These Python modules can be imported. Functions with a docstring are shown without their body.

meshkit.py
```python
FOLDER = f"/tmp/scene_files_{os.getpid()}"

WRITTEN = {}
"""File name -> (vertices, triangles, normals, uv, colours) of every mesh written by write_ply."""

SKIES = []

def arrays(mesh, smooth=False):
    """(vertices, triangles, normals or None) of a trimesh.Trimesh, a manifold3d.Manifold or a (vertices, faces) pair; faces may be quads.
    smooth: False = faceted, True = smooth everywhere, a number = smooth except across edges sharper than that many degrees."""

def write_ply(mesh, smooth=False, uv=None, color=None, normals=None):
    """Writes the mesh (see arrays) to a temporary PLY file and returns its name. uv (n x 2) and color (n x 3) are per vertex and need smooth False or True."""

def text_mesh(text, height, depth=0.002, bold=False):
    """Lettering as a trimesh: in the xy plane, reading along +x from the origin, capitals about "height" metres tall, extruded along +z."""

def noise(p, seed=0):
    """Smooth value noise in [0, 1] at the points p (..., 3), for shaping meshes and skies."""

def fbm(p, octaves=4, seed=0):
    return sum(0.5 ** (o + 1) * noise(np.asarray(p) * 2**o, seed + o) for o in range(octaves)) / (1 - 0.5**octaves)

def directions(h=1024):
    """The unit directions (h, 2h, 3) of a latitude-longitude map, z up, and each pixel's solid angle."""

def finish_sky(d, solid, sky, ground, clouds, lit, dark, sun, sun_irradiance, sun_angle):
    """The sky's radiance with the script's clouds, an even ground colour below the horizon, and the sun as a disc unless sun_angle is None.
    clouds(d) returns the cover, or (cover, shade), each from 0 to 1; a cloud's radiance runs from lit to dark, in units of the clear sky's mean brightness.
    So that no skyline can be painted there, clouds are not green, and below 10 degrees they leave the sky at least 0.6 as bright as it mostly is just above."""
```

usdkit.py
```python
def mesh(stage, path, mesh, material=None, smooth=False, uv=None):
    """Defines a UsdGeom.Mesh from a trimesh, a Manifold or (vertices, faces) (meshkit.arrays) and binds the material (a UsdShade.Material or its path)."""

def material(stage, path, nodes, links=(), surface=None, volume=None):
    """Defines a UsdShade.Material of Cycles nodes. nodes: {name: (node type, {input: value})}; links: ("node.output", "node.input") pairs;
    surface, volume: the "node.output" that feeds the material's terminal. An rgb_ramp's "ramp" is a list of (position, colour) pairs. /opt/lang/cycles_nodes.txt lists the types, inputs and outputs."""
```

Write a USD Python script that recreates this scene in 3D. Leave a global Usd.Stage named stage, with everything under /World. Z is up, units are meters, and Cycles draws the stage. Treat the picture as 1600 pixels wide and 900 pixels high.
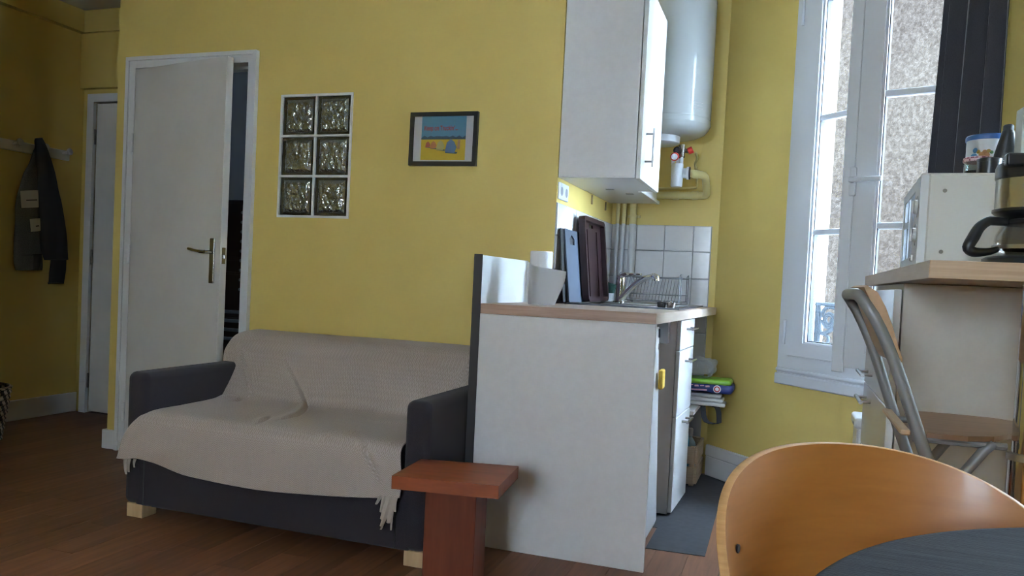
import math, random
import numpy as np
import trimesh
import manifold3d as m3
from shapely.geometry import Polygon, LineString, box as sbox
from shapely import affinity
from scipy.interpolate import PchipInterpolator
from scipy.ndimage import gaussian_filter
import usdkit, meshkit
from pxr import Gf, Sdf, Usd, UsdGeom, UsdLux, UsdShade

random.seed(7)
rng = np.random.default_rng(7)
stage = Usd.Stage.CreateInMemory()
UsdGeom.SetStageUpAxis(stage, 'Z')
UsdGeom.SetStageMetersPerUnit(stage, 1.0)
UsdGeom.Xform.Define(stage, '/World')
UsdGeom.Scope.Define(stage, '/World/Looks')

# ---------------------------------------------------------------- camera, sky, exposure
def cam_axes(yaw, pitch, roll):
    r = np.array([math.cos(yaw), math.sin(yaw), 0]); f = np.array([-math.sin(yaw), math.cos(yaw), 0]); u = np.array([0, 0, 1.])
    f, u = f*math.cos(pitch)+u*math.sin(pitch), u*math.cos(pitch)-f*math.sin(pitch)
    r, u = r*math.cos(roll)+u*math.sin(roll), u*math.cos(roll)-r*math.sin(roll)
    return r, u, f
EYE = np.array([0, 0, 1.03])
CR, CU, CF = cam_axes(math.radians(19.1), math.radians(-1.95), math.radians(2.78))
cam = UsdGeom.Camera.Define(stage, '/World/camera')
M = Gf.Matrix4d(1)
for i, a in enumerate((CR, CU, -CF, EYE)):
    M.SetRow(i, Gf.Vec4d(*map(float, a), 1.0 if i == 3 else 0.0))
cam.AddTransformOp().Set(M)
cam.CreateHorizontalApertureAttr(36.0)
cam.CreateVerticalApertureAttr(20.25)
cam.CreateFocalLengthAttr(1250/1600*36.0)
cam.CreateVerticalApertureOffsetAttr(33/1600*36.0)
cam.CreateFStopAttr(0.0)
cam.CreateExposureAttr(0.0)

sky = UsdLux.DomeLight.Define(stage, '/World/sky')
sky.CreateIntensityAttr(20.0)
sky.CreateColorAttr(Gf.Vec3f(0.60, 0.79, 1.04))

# ---------------------------------------------------------------- helpers: prims
_count = {}
def numbered(parent, name):
    k = (parent, name); n = _count.get(k, 0); _count[k] = n+1
    return name if n == 0 else f'{name}_{n:03d}'
class T:
    """A thing: an Xform under /World; its parts are given in world coordinates (local=False) or its own."""
    def __init__(s, path, loc=(0, 0, 0), rotz=0.0):
        s.path, s.loc, s.rotz = path, np.array(loc, float), rotz
    @property
    def prim(s): return stage.GetPrimAtPath(s.path)
def setd(prim, label=None, cat=None, group=None, kind=None):
    for k, v in (('label', label), ('category', cat), ('group', group), ('kind', kind)):
        if v: prim.SetCustomDataByKey(k, v)
def thing(name, label, cat, loc=(0, 0, 0), rotz=0.0, group=None, kind=None):
    p = '/World/'+numbered('/World', name)
    x = UsdGeom.Xform.Define(stage, p)
    x.AddTranslateOp().Set(Gf.Vec3d(*map(float, loc)))
    if rotz: x.AddRotateZOp().Set(float(rotz))
    setd(x.GetPrim(), label, cat, group, kind)
    return T(p, loc, rotz)
def tm(mesh):
    if isinstance(mesh, m3.Manifold):
        q = mesh.to_mesh(); return trimesh.Trimesh(np.array(q.vert_properties[:, :3]), np.array(q.tri_verts), process=False)
    if isinstance(mesh, (list, tuple)):
        return trimesh.util.concatenate([tm(x) for x in mesh])
    return mesh
def obj(name, mesh, mat, parent=None, label=None, cat=None, group=None, kind=None, smooth=35, local=False):
    """ONE Mesh prim under parent (a T), or under /World."""
    mesh = tm(mesh).copy()
    if parent is not None and not local:
        v = mesh.vertices-parent.loc
        if parent.rotz:
            a = -math.radians(parent.rotz); c, s = math.cos(a), math.sin(a)
            v = np.c_[v[:, 0]*c-v[:, 1]*s, v[:, 0]*s+v[:, 1]*c, v[:, 2]]
        mesh.vertices = v
    base = parent.path if parent is not None else '/World'
    p = base+'/'+numbered(base, name)
    m = usdkit.mesh(stage, p, mesh, mat, smooth=smooth)
    setd(m.GetPrim(), label, cat, group, kind)
    t = T(p, parent.loc if parent is not None else (0, 0, 0), parent.rotz if parent is not None else 0.0)
    return t

# ---------------------------------------------------------------- helpers: shapes
def bx(x0, x1, y0, y1, z0, z1, b=0.0):
    """Box, chamfered by b."""
    x0, x1 = sorted((x0, x1)); y0, y1 = sorted((y0, y1)); z0, z1 = sorted((z0, z1))
    if b <= 0:
        m = trimesh.creation.box([x1-x0, y1-y0, z1-z0]); m.apply_translation([(x0+x1)/2, (y0+y1)/2, (z0+z1)/2]); return m
    b = min(b, .45*min(x1-x0, y1-y0, z1-z0)); P = []
    for x, sx in ((x0, 1), (x1, -1)):
        for y, sy in ((y0, 1), (y1, -1)):
            for z, sz in ((z0, 1), (z1, -1)):
                P += [(x, y+sy*b, z+sz*b), (x+sx*b, y, z+sz*b), (x+sx*b, y+sy*b, z)]
    return trimesh.Trimesh(P).convex_hull
def rbx(x0, x1, y0, y1, z0, z1, r, seg=12):
    s = m3.Manifold.sphere(r, seg); c = []
    for x in (x0+r, x1-r):
        for y in (y0+r, y1-r):
            for z in (z0+r, z1-r): c.append(s.translate((x, y, z)))
    return m3.Manifold.batch_hull(c)
def mbx(x0, x1, y0, y1, z0, z1):
    return m3.Manifold.cube((x1-x0, y1-y0, z1-z0)).translate((x0, y0, z0))
def rot(mesh, deg, axis, at):
    m = tm(mesh).copy(); m.apply_transform(trimesh.transformations.rotation_matrix(math.radians(deg), axis, at)); return m
def mv(mesh, d):
    m = tm(mesh).copy(); m.apply_translation(d); return m
def smoothpath(P, n=8):
    P = np.asarray(P, float)
    d = np.r_[0, np.cumsum(np.linalg.norm(np.diff(P, axis=0), axis=1))]
    t = np.linspace(0, d[-1], n*(len(P)-1)+1)
    return PchipInterpolator(d, P)(t)
def tube(P, r, n=10, cap=True):
    P = np.asarray(P, float); r = np.broadcast_to(np.asarray(r, float), len(P))
    tg = np.gradient(P, axis=0); tg /= np.linalg.norm(tg, axis=1, keepdims=True)+1e-12
    u = np.cross(tg[0], [0, 0, 1.0] if abs(tg[0][2]) < .9 else [1.0, 0, 0]); u /= np.linalg.norm(u)
    V = []; a = np.linspace(0, 2*np.pi, n, endpoint=False)
    for p, t, rr in zip(P, tg, r):
        u = u-t*(u@t); u /= np.linalg.norm(u); w = np.cross(t, u)
        V.append(p+rr*(np.cos(a)[:, None]*u+np.sin(a)[:, None]*w))
    V = np.vstack(V); F = []; m = len(P)
    for i in range(m-1):
        for j in range(n):
            k = (j+1) % n; F += [(i*n+j, i*n+k, (i+1)*n+k), (i*n+j, (i+1)*n+k, (i+1)*n+j)]
    if cap:
        V = np.vstack([V, P[0], P[-1]]); c0, c1 = m*n, m*n+1
        for j in range(n):
            k = (j+1) % n; F += [(c0, k, j), (c1, (m-1)*n+j, (m-1)*n+k)]
    return trimesh.Trimesh(V, F, process=False)
def lathe(prof, at=(0, 0, 0), n=32):
    """Revolve (r, z) pairs round z."""
    prof = np.asarray(prof, float); a = np.linspace(0, 2*np.pi, n, endpoint=False); V, F = [], []
    for r, z in prof: V.append(np.c_[np.maximum(r, 1e-4)*np.cos(a), np.maximum(r, 1e-4)*np.sin(a), np.full(n, z)])
    for i in range(len(prof)-1):
        for j in range(n):
            k = (j+1) % n; F += [(i*n+j, i*n+k, (i+1)*n+k), (i*n+j, (i+1)*n+k, (i+1)*n+j)]
    m = trimesh.Trimesh(np.vstack(V)+np.asarray(at), F, process=False)
    return m
def cyl(a, b, r, n=20, r2=None):
    a, b = np.asarray(a, float), np.asarray(b, float)
    return tube([a, b], [r, r if r2 is None else r2], n)
def sheet(G, th):
    """A thick sheet from a grid (rows, cols, 3) of points."""
    G = np.asarray(G, float); h, w = G.shape[:2]
    N = np.cross(np.gradient(G, axis=1), np.gradient(G, axis=0)); N /= np.linalg.norm(N, axis=2, keepdims=True)+1e-12
    V = np.vstack([(G+N*th/2).reshape(-1, 3), (G-N*th/2).reshape(-1, 3)]); o = h*w
    i, j = np.meshgrid(np.arange(h-1), np.arange(w-1), indexing='ij'); a = (i*w+j).ravel(); b, c, d = a+1, a+w+1, a+w
    F = [np.c_[a, c, b], np.c_[a, d, c], np.c_[a, b, c]+o, np.c_[a, c, d]+o]
    loop = np.r_[np.arange(w), np.arange(1, h)*w+w-1, (h-1)*w+np.arange(w-2, -1, -1), np.arange(h-2, 0, -1)*w]
    nx = np.roll(loop, -1); F += [np.c_[loop, nx, nx+o], np.c_[loop, nx+o, loop+o]]
    m = trimesh.Trimesh(V, np.vstack(F), process=False)
    if m.volume < 0: m.invert()
    return m
def extr(poly, z0, z1):
    if isinstance(poly, (list, tuple)): poly = Polygon(poly)
    m = trimesh.util.concatenate([trimesh.creation.extrude_polygon(g, z1-z0) for g in getattr(poly, 'geoms', [poly])]); m.apply_translation([0, 0, z0]); return m
def plate_yz(poly, x0, x1):
    """Extrude a polygon given in (y, z) along x."""
    m = extr(poly, 0, x1-x0); v = m.vertices.copy(); m.vertices = np.c_[v[:, 2]+x0, v[:, 0], v[:, 1]]; return m
def plate_xz(poly, y0, y1):
    m = extr(poly, 0, y1-y0); v = m.vertices.copy(); m.vertices = np.c_[v[:, 0], y1-v[:, 2], v[:, 1]]; return m
def rrect(x0, x1, y0, y1, r):
    return sbox(x0+r, y0+r, x1-r, y1-r).buffer(r, quad_segs=6)

# ---------------------------------------------------------------- materials
def pm(name, col, rough=.5, metal=0.0, col2=None, scale=6.0, stretch=(1, 1, 1), detail=4.0, lo=.35, hi=.65, bump=0.0, bscale=120.0, bstretch=None, coat=0.0, sheen=0.0,
       spec=.5, trans=0.0, island=0.0, rand=0.0, aniso=0.0, emis=None):
    n = {'tc': ('texture_coordinate', {}), 'p': ('principled_bsdf', {'roughness': rough, 'metallic': metal, 'specular_ior_level': spec, 'base_color': col})}
    l = []; p = n['p'][1]
    if coat: p['coat_weight'] = coat; p['coat_roughness'] = .12
    if sheen: p['sheen_weight'] = sheen; p['sheen_roughness'] = .5
    if trans: p['transmission_weight'] = trans
    c = None
    if col2 is not None:
        n['map'] = ('mapping', {'scale': stretch}); n['noise'] = ('noise_texture', {'scale': scale, 'detail': detail, 'roughness': .6})
        n['ramp'] = ('rgb_ramp', {'ramp': [(lo, col), (hi, col2)]})
        l += [('tc.object', 'map.vector'), ('map.vector', 'noise.vector'), ('noise.fac', 'ramp.fac')]; c = 'ramp.color'
    if rand:
        n['oi'] = ('object_info', {}); n['mr'] = ('map_range', {'from_min': 0.0, 'from_max': 1.0, 'to_min': 1-rand, 'to_max': 1+rand})
        n['hsv'] = ('hsv', {'hue': .5, 'saturation': 1.0, 'fac': 1.0, 'color': col}); l += [('oi.random', 'mr.value'), ('mr.result', 'hsv.value')]
        if c: l.append((c, 'hsv.color'))
        c = 'hsv.color'
        if col2 is not None:   # each piece has its own stretch of grain
            n['vm'] = ('vector_math', {'math_type': 'multiply_add', 'vector2': (37., 91., 13.)}); n['cx'] = ('combine_xyz', {})
            l = [x for x in l if x != ('tc.object', 'map.vector')]+[('oi.random', 'cx.x'), ('oi.random', 'cx.y'), ('cx.vector', 'vm.vector1'), ('tc.object', 'vm.vector3'), ('vm.vector', 'map.vector')]
    if c: l.append((c, 'p.base_color'))
    if bump:
        n['bn'] = ('noise_texture', {'scale': bscale, 'detail': 3.0}); n['b'] = ('bump', {'strength': bump, 'distance': .002})
        if bstretch: n['bm'] = ('mapping', {'scale': bstretch}); l += [('tc.object', 'bm.vector'), ('bm.vector', 'bn.vector')]
        else: l.append(('tc.object', 'bn.vector'))
        l += [('bn.fac', 'b.height'), ('b.normal', 'p.normal')]
    return usdkit.material(stage, '/World/Looks/'+name, n, l, surface='p.BSDF')
def glass(name, tint=(1, 1, 1), rough=0.0):
    return usdkit.material(stage, '/World/Looks/'+name, {'t': ('transparent_bsdf', {'color': tint}), 'g': ('glossy_bsdf', {'color': (1, 1, 1), 'roughness': rough}), 'lw': ('layer_weight', {'blend': .5}), 'pw': ('math', {'math_type': 'power', 'value2': 4.0}),
        'ma': ('math', {'math_type': 'multiply_add', 'value2': .75, 'value3': .03}), 'm': ('mix_closure', {})}, [('lw.facing', 'pw.value1'), ('pw.value', 'ma.value1'), ('ma.value', 'm.fac'), ('t.BSDF', 'm.closure1'), ('g.BSDF', 'm.closure2')], surface='m.closure')

YEL = pm('wall_paint_yellow', (.74, .575, .18), .55, col2=(.70, .535, .16), scale=2.5, bump=.25, bscale=55)
CEIL = pm('ceiling_white', (.74, .73, .70), .8, bump=.1)
GLOSSW = pm('gloss_white_trim', (.80, .80, .80), .35, col2=(.75, .75, .76), scale=3)
PVC = pm('white_pvc', (.78, .80, .84), .3)
DOORP = pm('door_white_paint', (.72, .70, .67), .42, col2=(.67, .65, .62), scale=4, bump=.12, bscale=25)
WMEL = pm('white_melamine', (.76, .74, .74), .42, col2=(.73, .71, .71), scale=30)
WLACQ = pm('white_gloss_lacquer', (.82, .82, .82), .16)
PLANK = pm('floor_laminate', (.225, .094, .047), .42, col2=(.118, .046, .023), scale=2.2, stretch=(16, 1.1, 16), detail=6, lo=.3, hi=.72, rand=.22, bump=.12, bscale=40, bstretch=(40, 2, 40))
SLAB = pm('floor_under_laminate', (.07, .04, .025), .7)
MATG = pm('grey_vinyl', (.050, .050, .056), .7, spec=.25, col2=(.038, .038, .043), scale=30, bump=.3, bscale=300)
DARKFAB = pm('charcoal_fabric', (.035, .028, .035), .95, col2=(.024, .020, .025), scale=420, sheen=.10, spec=.2, bump=.5, bscale=700)
BEECH = pm('pale_beech', (.62, .44, .25), .45, col2=(.52, .35, .19), scale=3, stretch=(14, 14, 1))
WTOP = pm('worktop_top', (.56, .43, .35), .32, col2=(.48, .36, .29), scale=3, stretch=(14, 1.2, 14))
WEDGE = pm('worktop_edge_wood', (.50, .33, .25), .42, col2=(.36, .22, .16), scale=3, stretch=(1.4, 1.4, 30), lo=.3, hi=.7)
WEDGE2 = pm('counter_edge_wood', (.66, .47, .30), .40, col2=(.50, .33, .20), scale=3, stretch=(1.4, 1.4, 34), lo=.3, hi=.7)
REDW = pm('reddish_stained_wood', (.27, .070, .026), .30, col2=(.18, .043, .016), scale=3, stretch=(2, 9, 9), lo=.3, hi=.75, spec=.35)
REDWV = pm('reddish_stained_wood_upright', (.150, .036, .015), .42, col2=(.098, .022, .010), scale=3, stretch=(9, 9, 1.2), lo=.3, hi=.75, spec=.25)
ORANGE = pm('orange_bent_plywood', (.38, .145, .030), .42, col2=(.33, .12, .023), scale=5, stretch=(1, 1, 7), coat=.15)
PLYEDGE = pm('plywood_edge', (.58, .31, .12), .5, col2=(.50, .25, .09), scale=9, stretch=(2, 2, 30))
BLKWOOD = pm('black_ash_top', (.009, .008, .009), .60, spec=.08, col2=(.026, .024, .027), scale=3.2, stretch=(1.6, 22, 22), lo=.35, hi=.75, bump=.5, bscale=16, bstretch=(2, 40, 40))
CHROME = pm('chrome', (.78, .78, .80), .08, 1.0)
STEEL = pm('brushed_steel', (.66, .66, .66), .26, 1.0)
NICKEL = pm('dark_nickel', (.36, .34, .31), .22, 1.0)
GREYTUBE = pm('grey_painted_tube', (.24, .24, .24), .42, .15)
BLK = pm('black_plastic', (.014, .014, .016), .30)
BLKM = pm('black_matt', (.022, .022, .025), .6)
WENGE = pm('black_edge_strip', (.030, .026, .026), .45)
TILE = pm('white_wall_tile', (.84, .84, .86), .12, col2=(.78, .78, .81), scale=4, bump=.15, bscale=9, rand=.04)
GROUT = pm('tile_grout', (.50, .52, .56), .8)
BOARDG = pm('grey_blue_board', (.078, .094, .122), .6, spec=.25)
BOARDP = pm('aubergine_tray', (.022, .0065, .0088), .5, col2=(.017, .005, .0068), scale=14, spec=.3)
PAPER = pm('white_paper', (.86, .86, .87), .85, bump=.5, bscale=160)
SHEETP = usdkit.material(stage, '/World/Looks/thin_paper_sheet', {'d': ('diffuse_bsdf', {'color': (.86, .86, .87)}), 't': ('translucent_bsdf', {'color': (.86, .86, .87)}), 'm': ('mix_closure', {'fac': .5})}, [('d.BSDF', 'm.closure1'), ('t.BSDF', 'm.closure2')], surface='m.closure')
ENAMEL = pm('white_enamel', (.46, .475, .465), .16)
MWCASE = pm('cream_appliance_case', (.70, .66, .58), .42)
CURT = pm('dark_grey_curtain', (.045, .043, .052), .92, col2=(.036, .034, .042), scale=300, sheen=.2)
PIPEY = pm('pipe_yellow_paint', (.74, .64, .30), .4)
PIPEW = pm('pipe_white_paint', (.70, .71, .74), .4)
GLASS = glass('window_glass', (.97, .99, .98))
REARGLASS = glass('rear_window_glass', (1., .972, .93))
JARGLASS = glass('jar_glass', (.93, .95, .95))
CARGLASS = glass('carafe_glass', (.82, .81, .79))
DARKGLASS = pm('dark_door_glass', (.62, .63, .66), .03, .95)
RED = pm('red_plastic', (.50, .03, .02), .35)
GREENP = pm('green_plastic_film', (.20, .42, .03), .35, bump=.3, bscale=30)
NAVY = pm('navy_plastic_film', (.015, .03, .15), .3, bump=.3, bscale=30)
SPONGE = pm('yellow_sponge', (.75, .48, .08), .9, bump=.8, bscale=150)
CRATEW = pm('crate_wood', (.55, .43, .31), .7, col2=(.45, .34, .23), scale=4, stretch=(1.5, 1.5, 30))
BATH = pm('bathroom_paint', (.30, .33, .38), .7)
BATHD = pm('dark_brown_wood', (.045, .022, .018), .5)
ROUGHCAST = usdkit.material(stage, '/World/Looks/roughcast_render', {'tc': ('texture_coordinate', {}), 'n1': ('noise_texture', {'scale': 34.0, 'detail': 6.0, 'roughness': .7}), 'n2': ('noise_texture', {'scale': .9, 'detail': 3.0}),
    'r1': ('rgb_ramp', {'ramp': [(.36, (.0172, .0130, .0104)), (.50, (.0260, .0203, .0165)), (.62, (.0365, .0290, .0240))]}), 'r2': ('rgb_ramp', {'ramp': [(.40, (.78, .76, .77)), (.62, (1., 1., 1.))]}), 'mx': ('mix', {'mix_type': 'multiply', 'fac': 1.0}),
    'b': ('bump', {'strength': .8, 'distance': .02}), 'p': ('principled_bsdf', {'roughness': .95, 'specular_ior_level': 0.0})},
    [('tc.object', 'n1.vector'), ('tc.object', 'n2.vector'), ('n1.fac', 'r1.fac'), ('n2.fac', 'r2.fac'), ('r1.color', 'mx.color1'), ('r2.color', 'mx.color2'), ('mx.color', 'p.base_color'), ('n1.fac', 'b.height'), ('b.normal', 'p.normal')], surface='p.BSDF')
# ---------------------------------------------------------------- structure
WA = math.radians(-46); SD = np.array([math.cos(WA), math.sin(WA), 0]); ND = np.array([-math.sin(WA), math.cos(WA), 0])
WO = np.array([-.02, 4.225, 0])                       # left end of the window, on the inner face of the window wall
def wl(s, y, z): return WO+SD*s+ND*y+np.array([0, 0, z])
ZC = 2.70
yr = 4.225-(2.4+.02)*math.tan(math.radians(46))
ROOM = Polygon([(-4.6, -2.2), (2.4, -2.2), (2.4, yr), (-.405, 4.62), (-1.01, 4.62), (-1.01, 3.45), (-3.54, 3.45), (-3.54, 4.2), (-4.6, 4.2)])
S = 'structure'

fl = thing('floor', 'brown wood laminate floor of long planks', 'floor', kind=S)
obj('subfloor', bx(-4.8, 2.6, -2.4, 5.2, -.16, -.011), SLAB, fl, local=True)
pr = random.Random(3)
x = -4.6; k = 0
while x < 2.4:
    y = -.6-pr.random()*1.2
    while y < 4.62:
        seg = ROOM.intersection(sbox(x+.0006, y+.0006, x+.1254, y+1.26-.0006))
        if y > -1.6 and x < 1.0:
            for g in (seg.geoms if hasattr(seg, 'geoms') else [seg]):
                if not g.is_empty and g.area > .002: obj('plank', extr(g, -.011, 0), PLANK, fl, smooth=False)
        y += 1.26
    x += .126
rest = ROOM.difference(sbox(-4.6, -.6, 1.05, 4.7))
obj('far_boards', [extr(g, -.011, -.0005) for g in (rest.geoms if hasattr(rest, 'geoms') else [rest])], PLANK, fl, smooth=False)

obj('ceiling', extr(ROOM.buffer(.10, join_style=2).union(sbox(-3.54, 3.45, -1.01, 5.1)).difference(Polygon([tuple(wl(s, y, 0)[:2]) for s, y in ((-.6, .24), (3.6, .24), (3.6, 2), (-.6, 2))])), ZC, ZC+.12), CEIL, kind=S, label='white painted ceiling', cat='ceiling', smooth=False)

# back wall with the bathroom doorway and the glass-block opening
GX0, GX1, GZ0, GZ1 = -2.476, -2.066, 1.302, 1.913
w = mbx(-3.54, -1.01, 3.45, 3.55, 0, ZC)-mbx(-3.405, -2.672, 3.4, 3.6, -.1, 2.085)-mbx(GX0, GX1, 3.4, 3.6, GZ0, GZ1)
obj('wall_back', w, YEL, kind=S, label='yellow painted wall behind the sofa', cat='wall', smooth=False)
obj('wall_kitchen', bx(-1.11, -1.01, 3.55, 4.74, 0, ZC), YEL, kind=S, label='yellow kitchen side wall behind the wall cabinet', cat='wall', smooth=False)
obj('wall_end', bx(-1.01, -.30, 4.62, 4.74, 0, ZC), YEL, kind=S, label='yellow wall behind the water heater', cat='wall', smooth=False)
# window wall, in the window's own axes
ww = thing('wall_window', 'yellow wall with the tall window, set at an angle', 'wall', WO, -46, kind=S)
W = mbx(-.545, 3.60, 0, .25, 0, ZC)-mbx(0.0, 1.04, -.1, .4, .62, 2.62)-mbx(1.80, 2.65, -.1, .4, 1.10, 2.25)
obj('plaster', W, YEL, ww, local=True, smooth=False)
obj('reveal', [bx(-.001, .012, .06, .25, .62, 2.62), bx(1.028, 1.041, .06, .25, .62, 2.62), bx(0, 1.04, .06, .27, .60, .632)], pm('window_reveal_white', (.80, .80, .80), .7), ww, local=True, smooth=False)
obj('wall_right', bx(2.4, 2.55, -2.3, yr+.3, 0, ZC), YEL, kind=S, label='yellow wall to the right, out of view', cat='wall', smooth=False)
RW = [(-1.05, -.20)]
w = mbx(-4.75, 2.55, -2.35, -2.2, 0, ZC)
for a, b in RW: w = w-mbx(a, b, -2.5, -2.1, 1.05, 2.1)
obj('wall_rear', w, YEL, kind=S, label='yellow wall behind the viewer with daylight windows', cat='wall', smooth=False)
for i, (a, b) in enumerate(RW):
    t = thing(f'window_{i+2}', 'white framed daylight window in the rear wall' if i == 0 else 'second white framed daylight window in the rear wall', 'window', ((a+b)/2, -2.2, 1.05), kind=S)
    fr = mbx(a, b, -2.30, -2.24, 1.05, 2.1)-mbx(a+.06, (a+b)/2-.03, -2.4, -2.1, 1.11, 2.04)-mbx((a+b)/2+.03, b-.06, -2.4, -2.1, 1.11, 2.04)
    obj('frame', fr, PVC, t, smooth=False)
    obj('pane', bx(a+.05, b-.05, -2.275, -2.265, 1.10, 2.05), REARGLASS, t, smooth=False)
obj('wall_left', bx(-4.75, -4.6, -2.3, 4.2, 0, ZC), YEL, kind=S, label='yellow hall wall carrying the coat rack', cat='wall', smooth=False)
hw = mbx(-4.75, -3.44, 4.2, 4.32, 0, ZC)-mbx(-4.49, -3.66, 4.1, 4.4, -.1, 2.10)
obj('wall_hall', hw, YEL, kind=S, label='yellow wall round the entrance door at the end of the hall', cat='wall', smooth=False)
obj('wall_partition', bx(-3.54, -3.44, -2.2, 2.25, 0, ZC), YEL, kind=S, label='yellow partition between room and hall, left of the view', cat='wall', smooth=False)
obj('wall_hall_side', bx(-3.54, -3.44, 3.55, 5.1, 0, ZC), YEL, kind=S, label='yellow wall between hall and bathroom', cat='wall', smooth=False)
# boxed-out band under the hall ceiling and over the entrance door
obj('trim_1', [bx(-4.6, -4.55, -2.2, 4.2, 2.555, ZC), bx(-4.55, -3.54, 4.14, 4.2, 2.555, ZC)], YEL, kind=S, label='yellow boxed band under the hall ceiling', cat='trim', smooth=False)
obj('trim_2', bx(-4.6, -3.54, 4.165, 4.2, 2.19, 2.555), YEL, kind=S, label='yellow thickened wall over the entrance door', cat='trim', smooth=False)
# baseboards
obj('baseboard_left', bx(-4.6, -4.585, -2.2, 4.2, 0, .13, .003), GLOSSW, kind=S, label='white baseboard along the hall wall', cat='baseboard')
obj('baseboard_pillar', [bx(-3.558, -3.462, 3.43, 3.45, 0, .105, .003), bx(-3.558, -3.54, 3.45, 4.16, 0, .105, .003)], GLOSSW, kind=S, label='short white baseboard round the wall end beside the bathroom door', cat='baseboard')
obj('baseboard_back', bx(-2.62, -1.17, 3.437, 3.45, 0, .10, .003), GLOSSW, kind=S, label='white baseboard behind the sofa', cat='baseboard')
bb = thing('baseboard_window', 'tall white two-step baseboard under the window', 'baseboard', WO, -46, kind=S)
obj('lower_board', bx(-.53, 1.1, -.016, 0, 0, .108, .003), GLOSSW, bb, local=True); obj('upper_board', bx(-.53, 1.1, -.022, 0, .109, .173, .006), GLOSSW, bb, local=True)

# bathroom shell behind the ajar door
obj('wall_bathroom', [mbx(-3.44, -1.11, 5.0, 5.1, 0, ZC)-mbx(-2.1, -1.8, 4.9, 5.2, 1.8, 2.2), bx(-3.44, -3.43, 3.55, 5.0, 0, ZC), bx(-1.12, -1.11, 3.55, 5.0, 0, ZC), bx(-3.43, -3.40, 3.55, 3.565, 0, ZC)], BATH, kind=S, label='dim bluish bathroom wall seen through the ajar door', cat='wall', smooth=False)

obj('wall_landing', bx(-4.75, -3.44, 4.34, 4.42, -.1, ZC), BATH, kind=S, label='landing wall close behind the entrance door', cat='wall', smooth=False)
# entrance door at the end of the hall
d1 = thing('door_1', 'pale entrance door half hidden at the end of the hall', 'door', (-4.07, 4.2, 0), kind=S)
fr = mbx(-4.545, -3.60, 4.178, 4.30, 0, 2.155)-mbx(-4.49, -3.66, 4.1, 4.35, -.1, 2.10)
obj('frame', fr, GLOSSW, d1, smooth=False)
obj('leaf', bx(-4.487, -3.663, 4.205, 4.245, .008, 2.095, .003), DOORP, d1)
for z in (.22, 1.06, 1.87): obj('hinge', cyl((-4.489, 4.196, z-.05), (-4.489, 4.196, z+.05), .008, 10), STEEL, d1)

# bathroom door, ajar
d2 = thing('door_2', 'white bathroom door standing ajar to the left of the sofa', 'door', (-3.40, 3.45, 0), kind=S)
fr = mbx(-3.457, -2.626, 3.432, 3.55, 0, 2.137)-mbx(-3.403, -2.674, 3.3, 3.6, -.1, 2.083)
st = mbx(-3.41, -2.665, 3.50, 3.55, 0, 2.09)-mbx(-3.39, -2.687, 3.3, 3.6, -.1, 2.068)
obj('frame', fr+st, GLOSSW, d2, smooth=False)
obj('architrave_lip', mbx(-3.462, -2.621, 3.422, 3.45, 0, 2.142)-mbx(-3.442, -2.641, 3.3, 3.6, -.1, 2.122), GLOSSW, d2, smooth=False)
HA = -11.5; HP = (-3.398, 3.428, 0)
def dl(m): return rot(m, HA, [0, 0, 1], HP)
obj('leaf', dl(bx(-3.398, -2.668, 3.428, 3.468, .008, 2.075, .002)), DOORP, d2)
for z in (.22, 1.08, 1.68): obj('hinge', cyl((-3.402, 3.421, z-.05), (-3.402, 3.421, z+.05), .009, 10), GLOSSW, d2)
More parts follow.
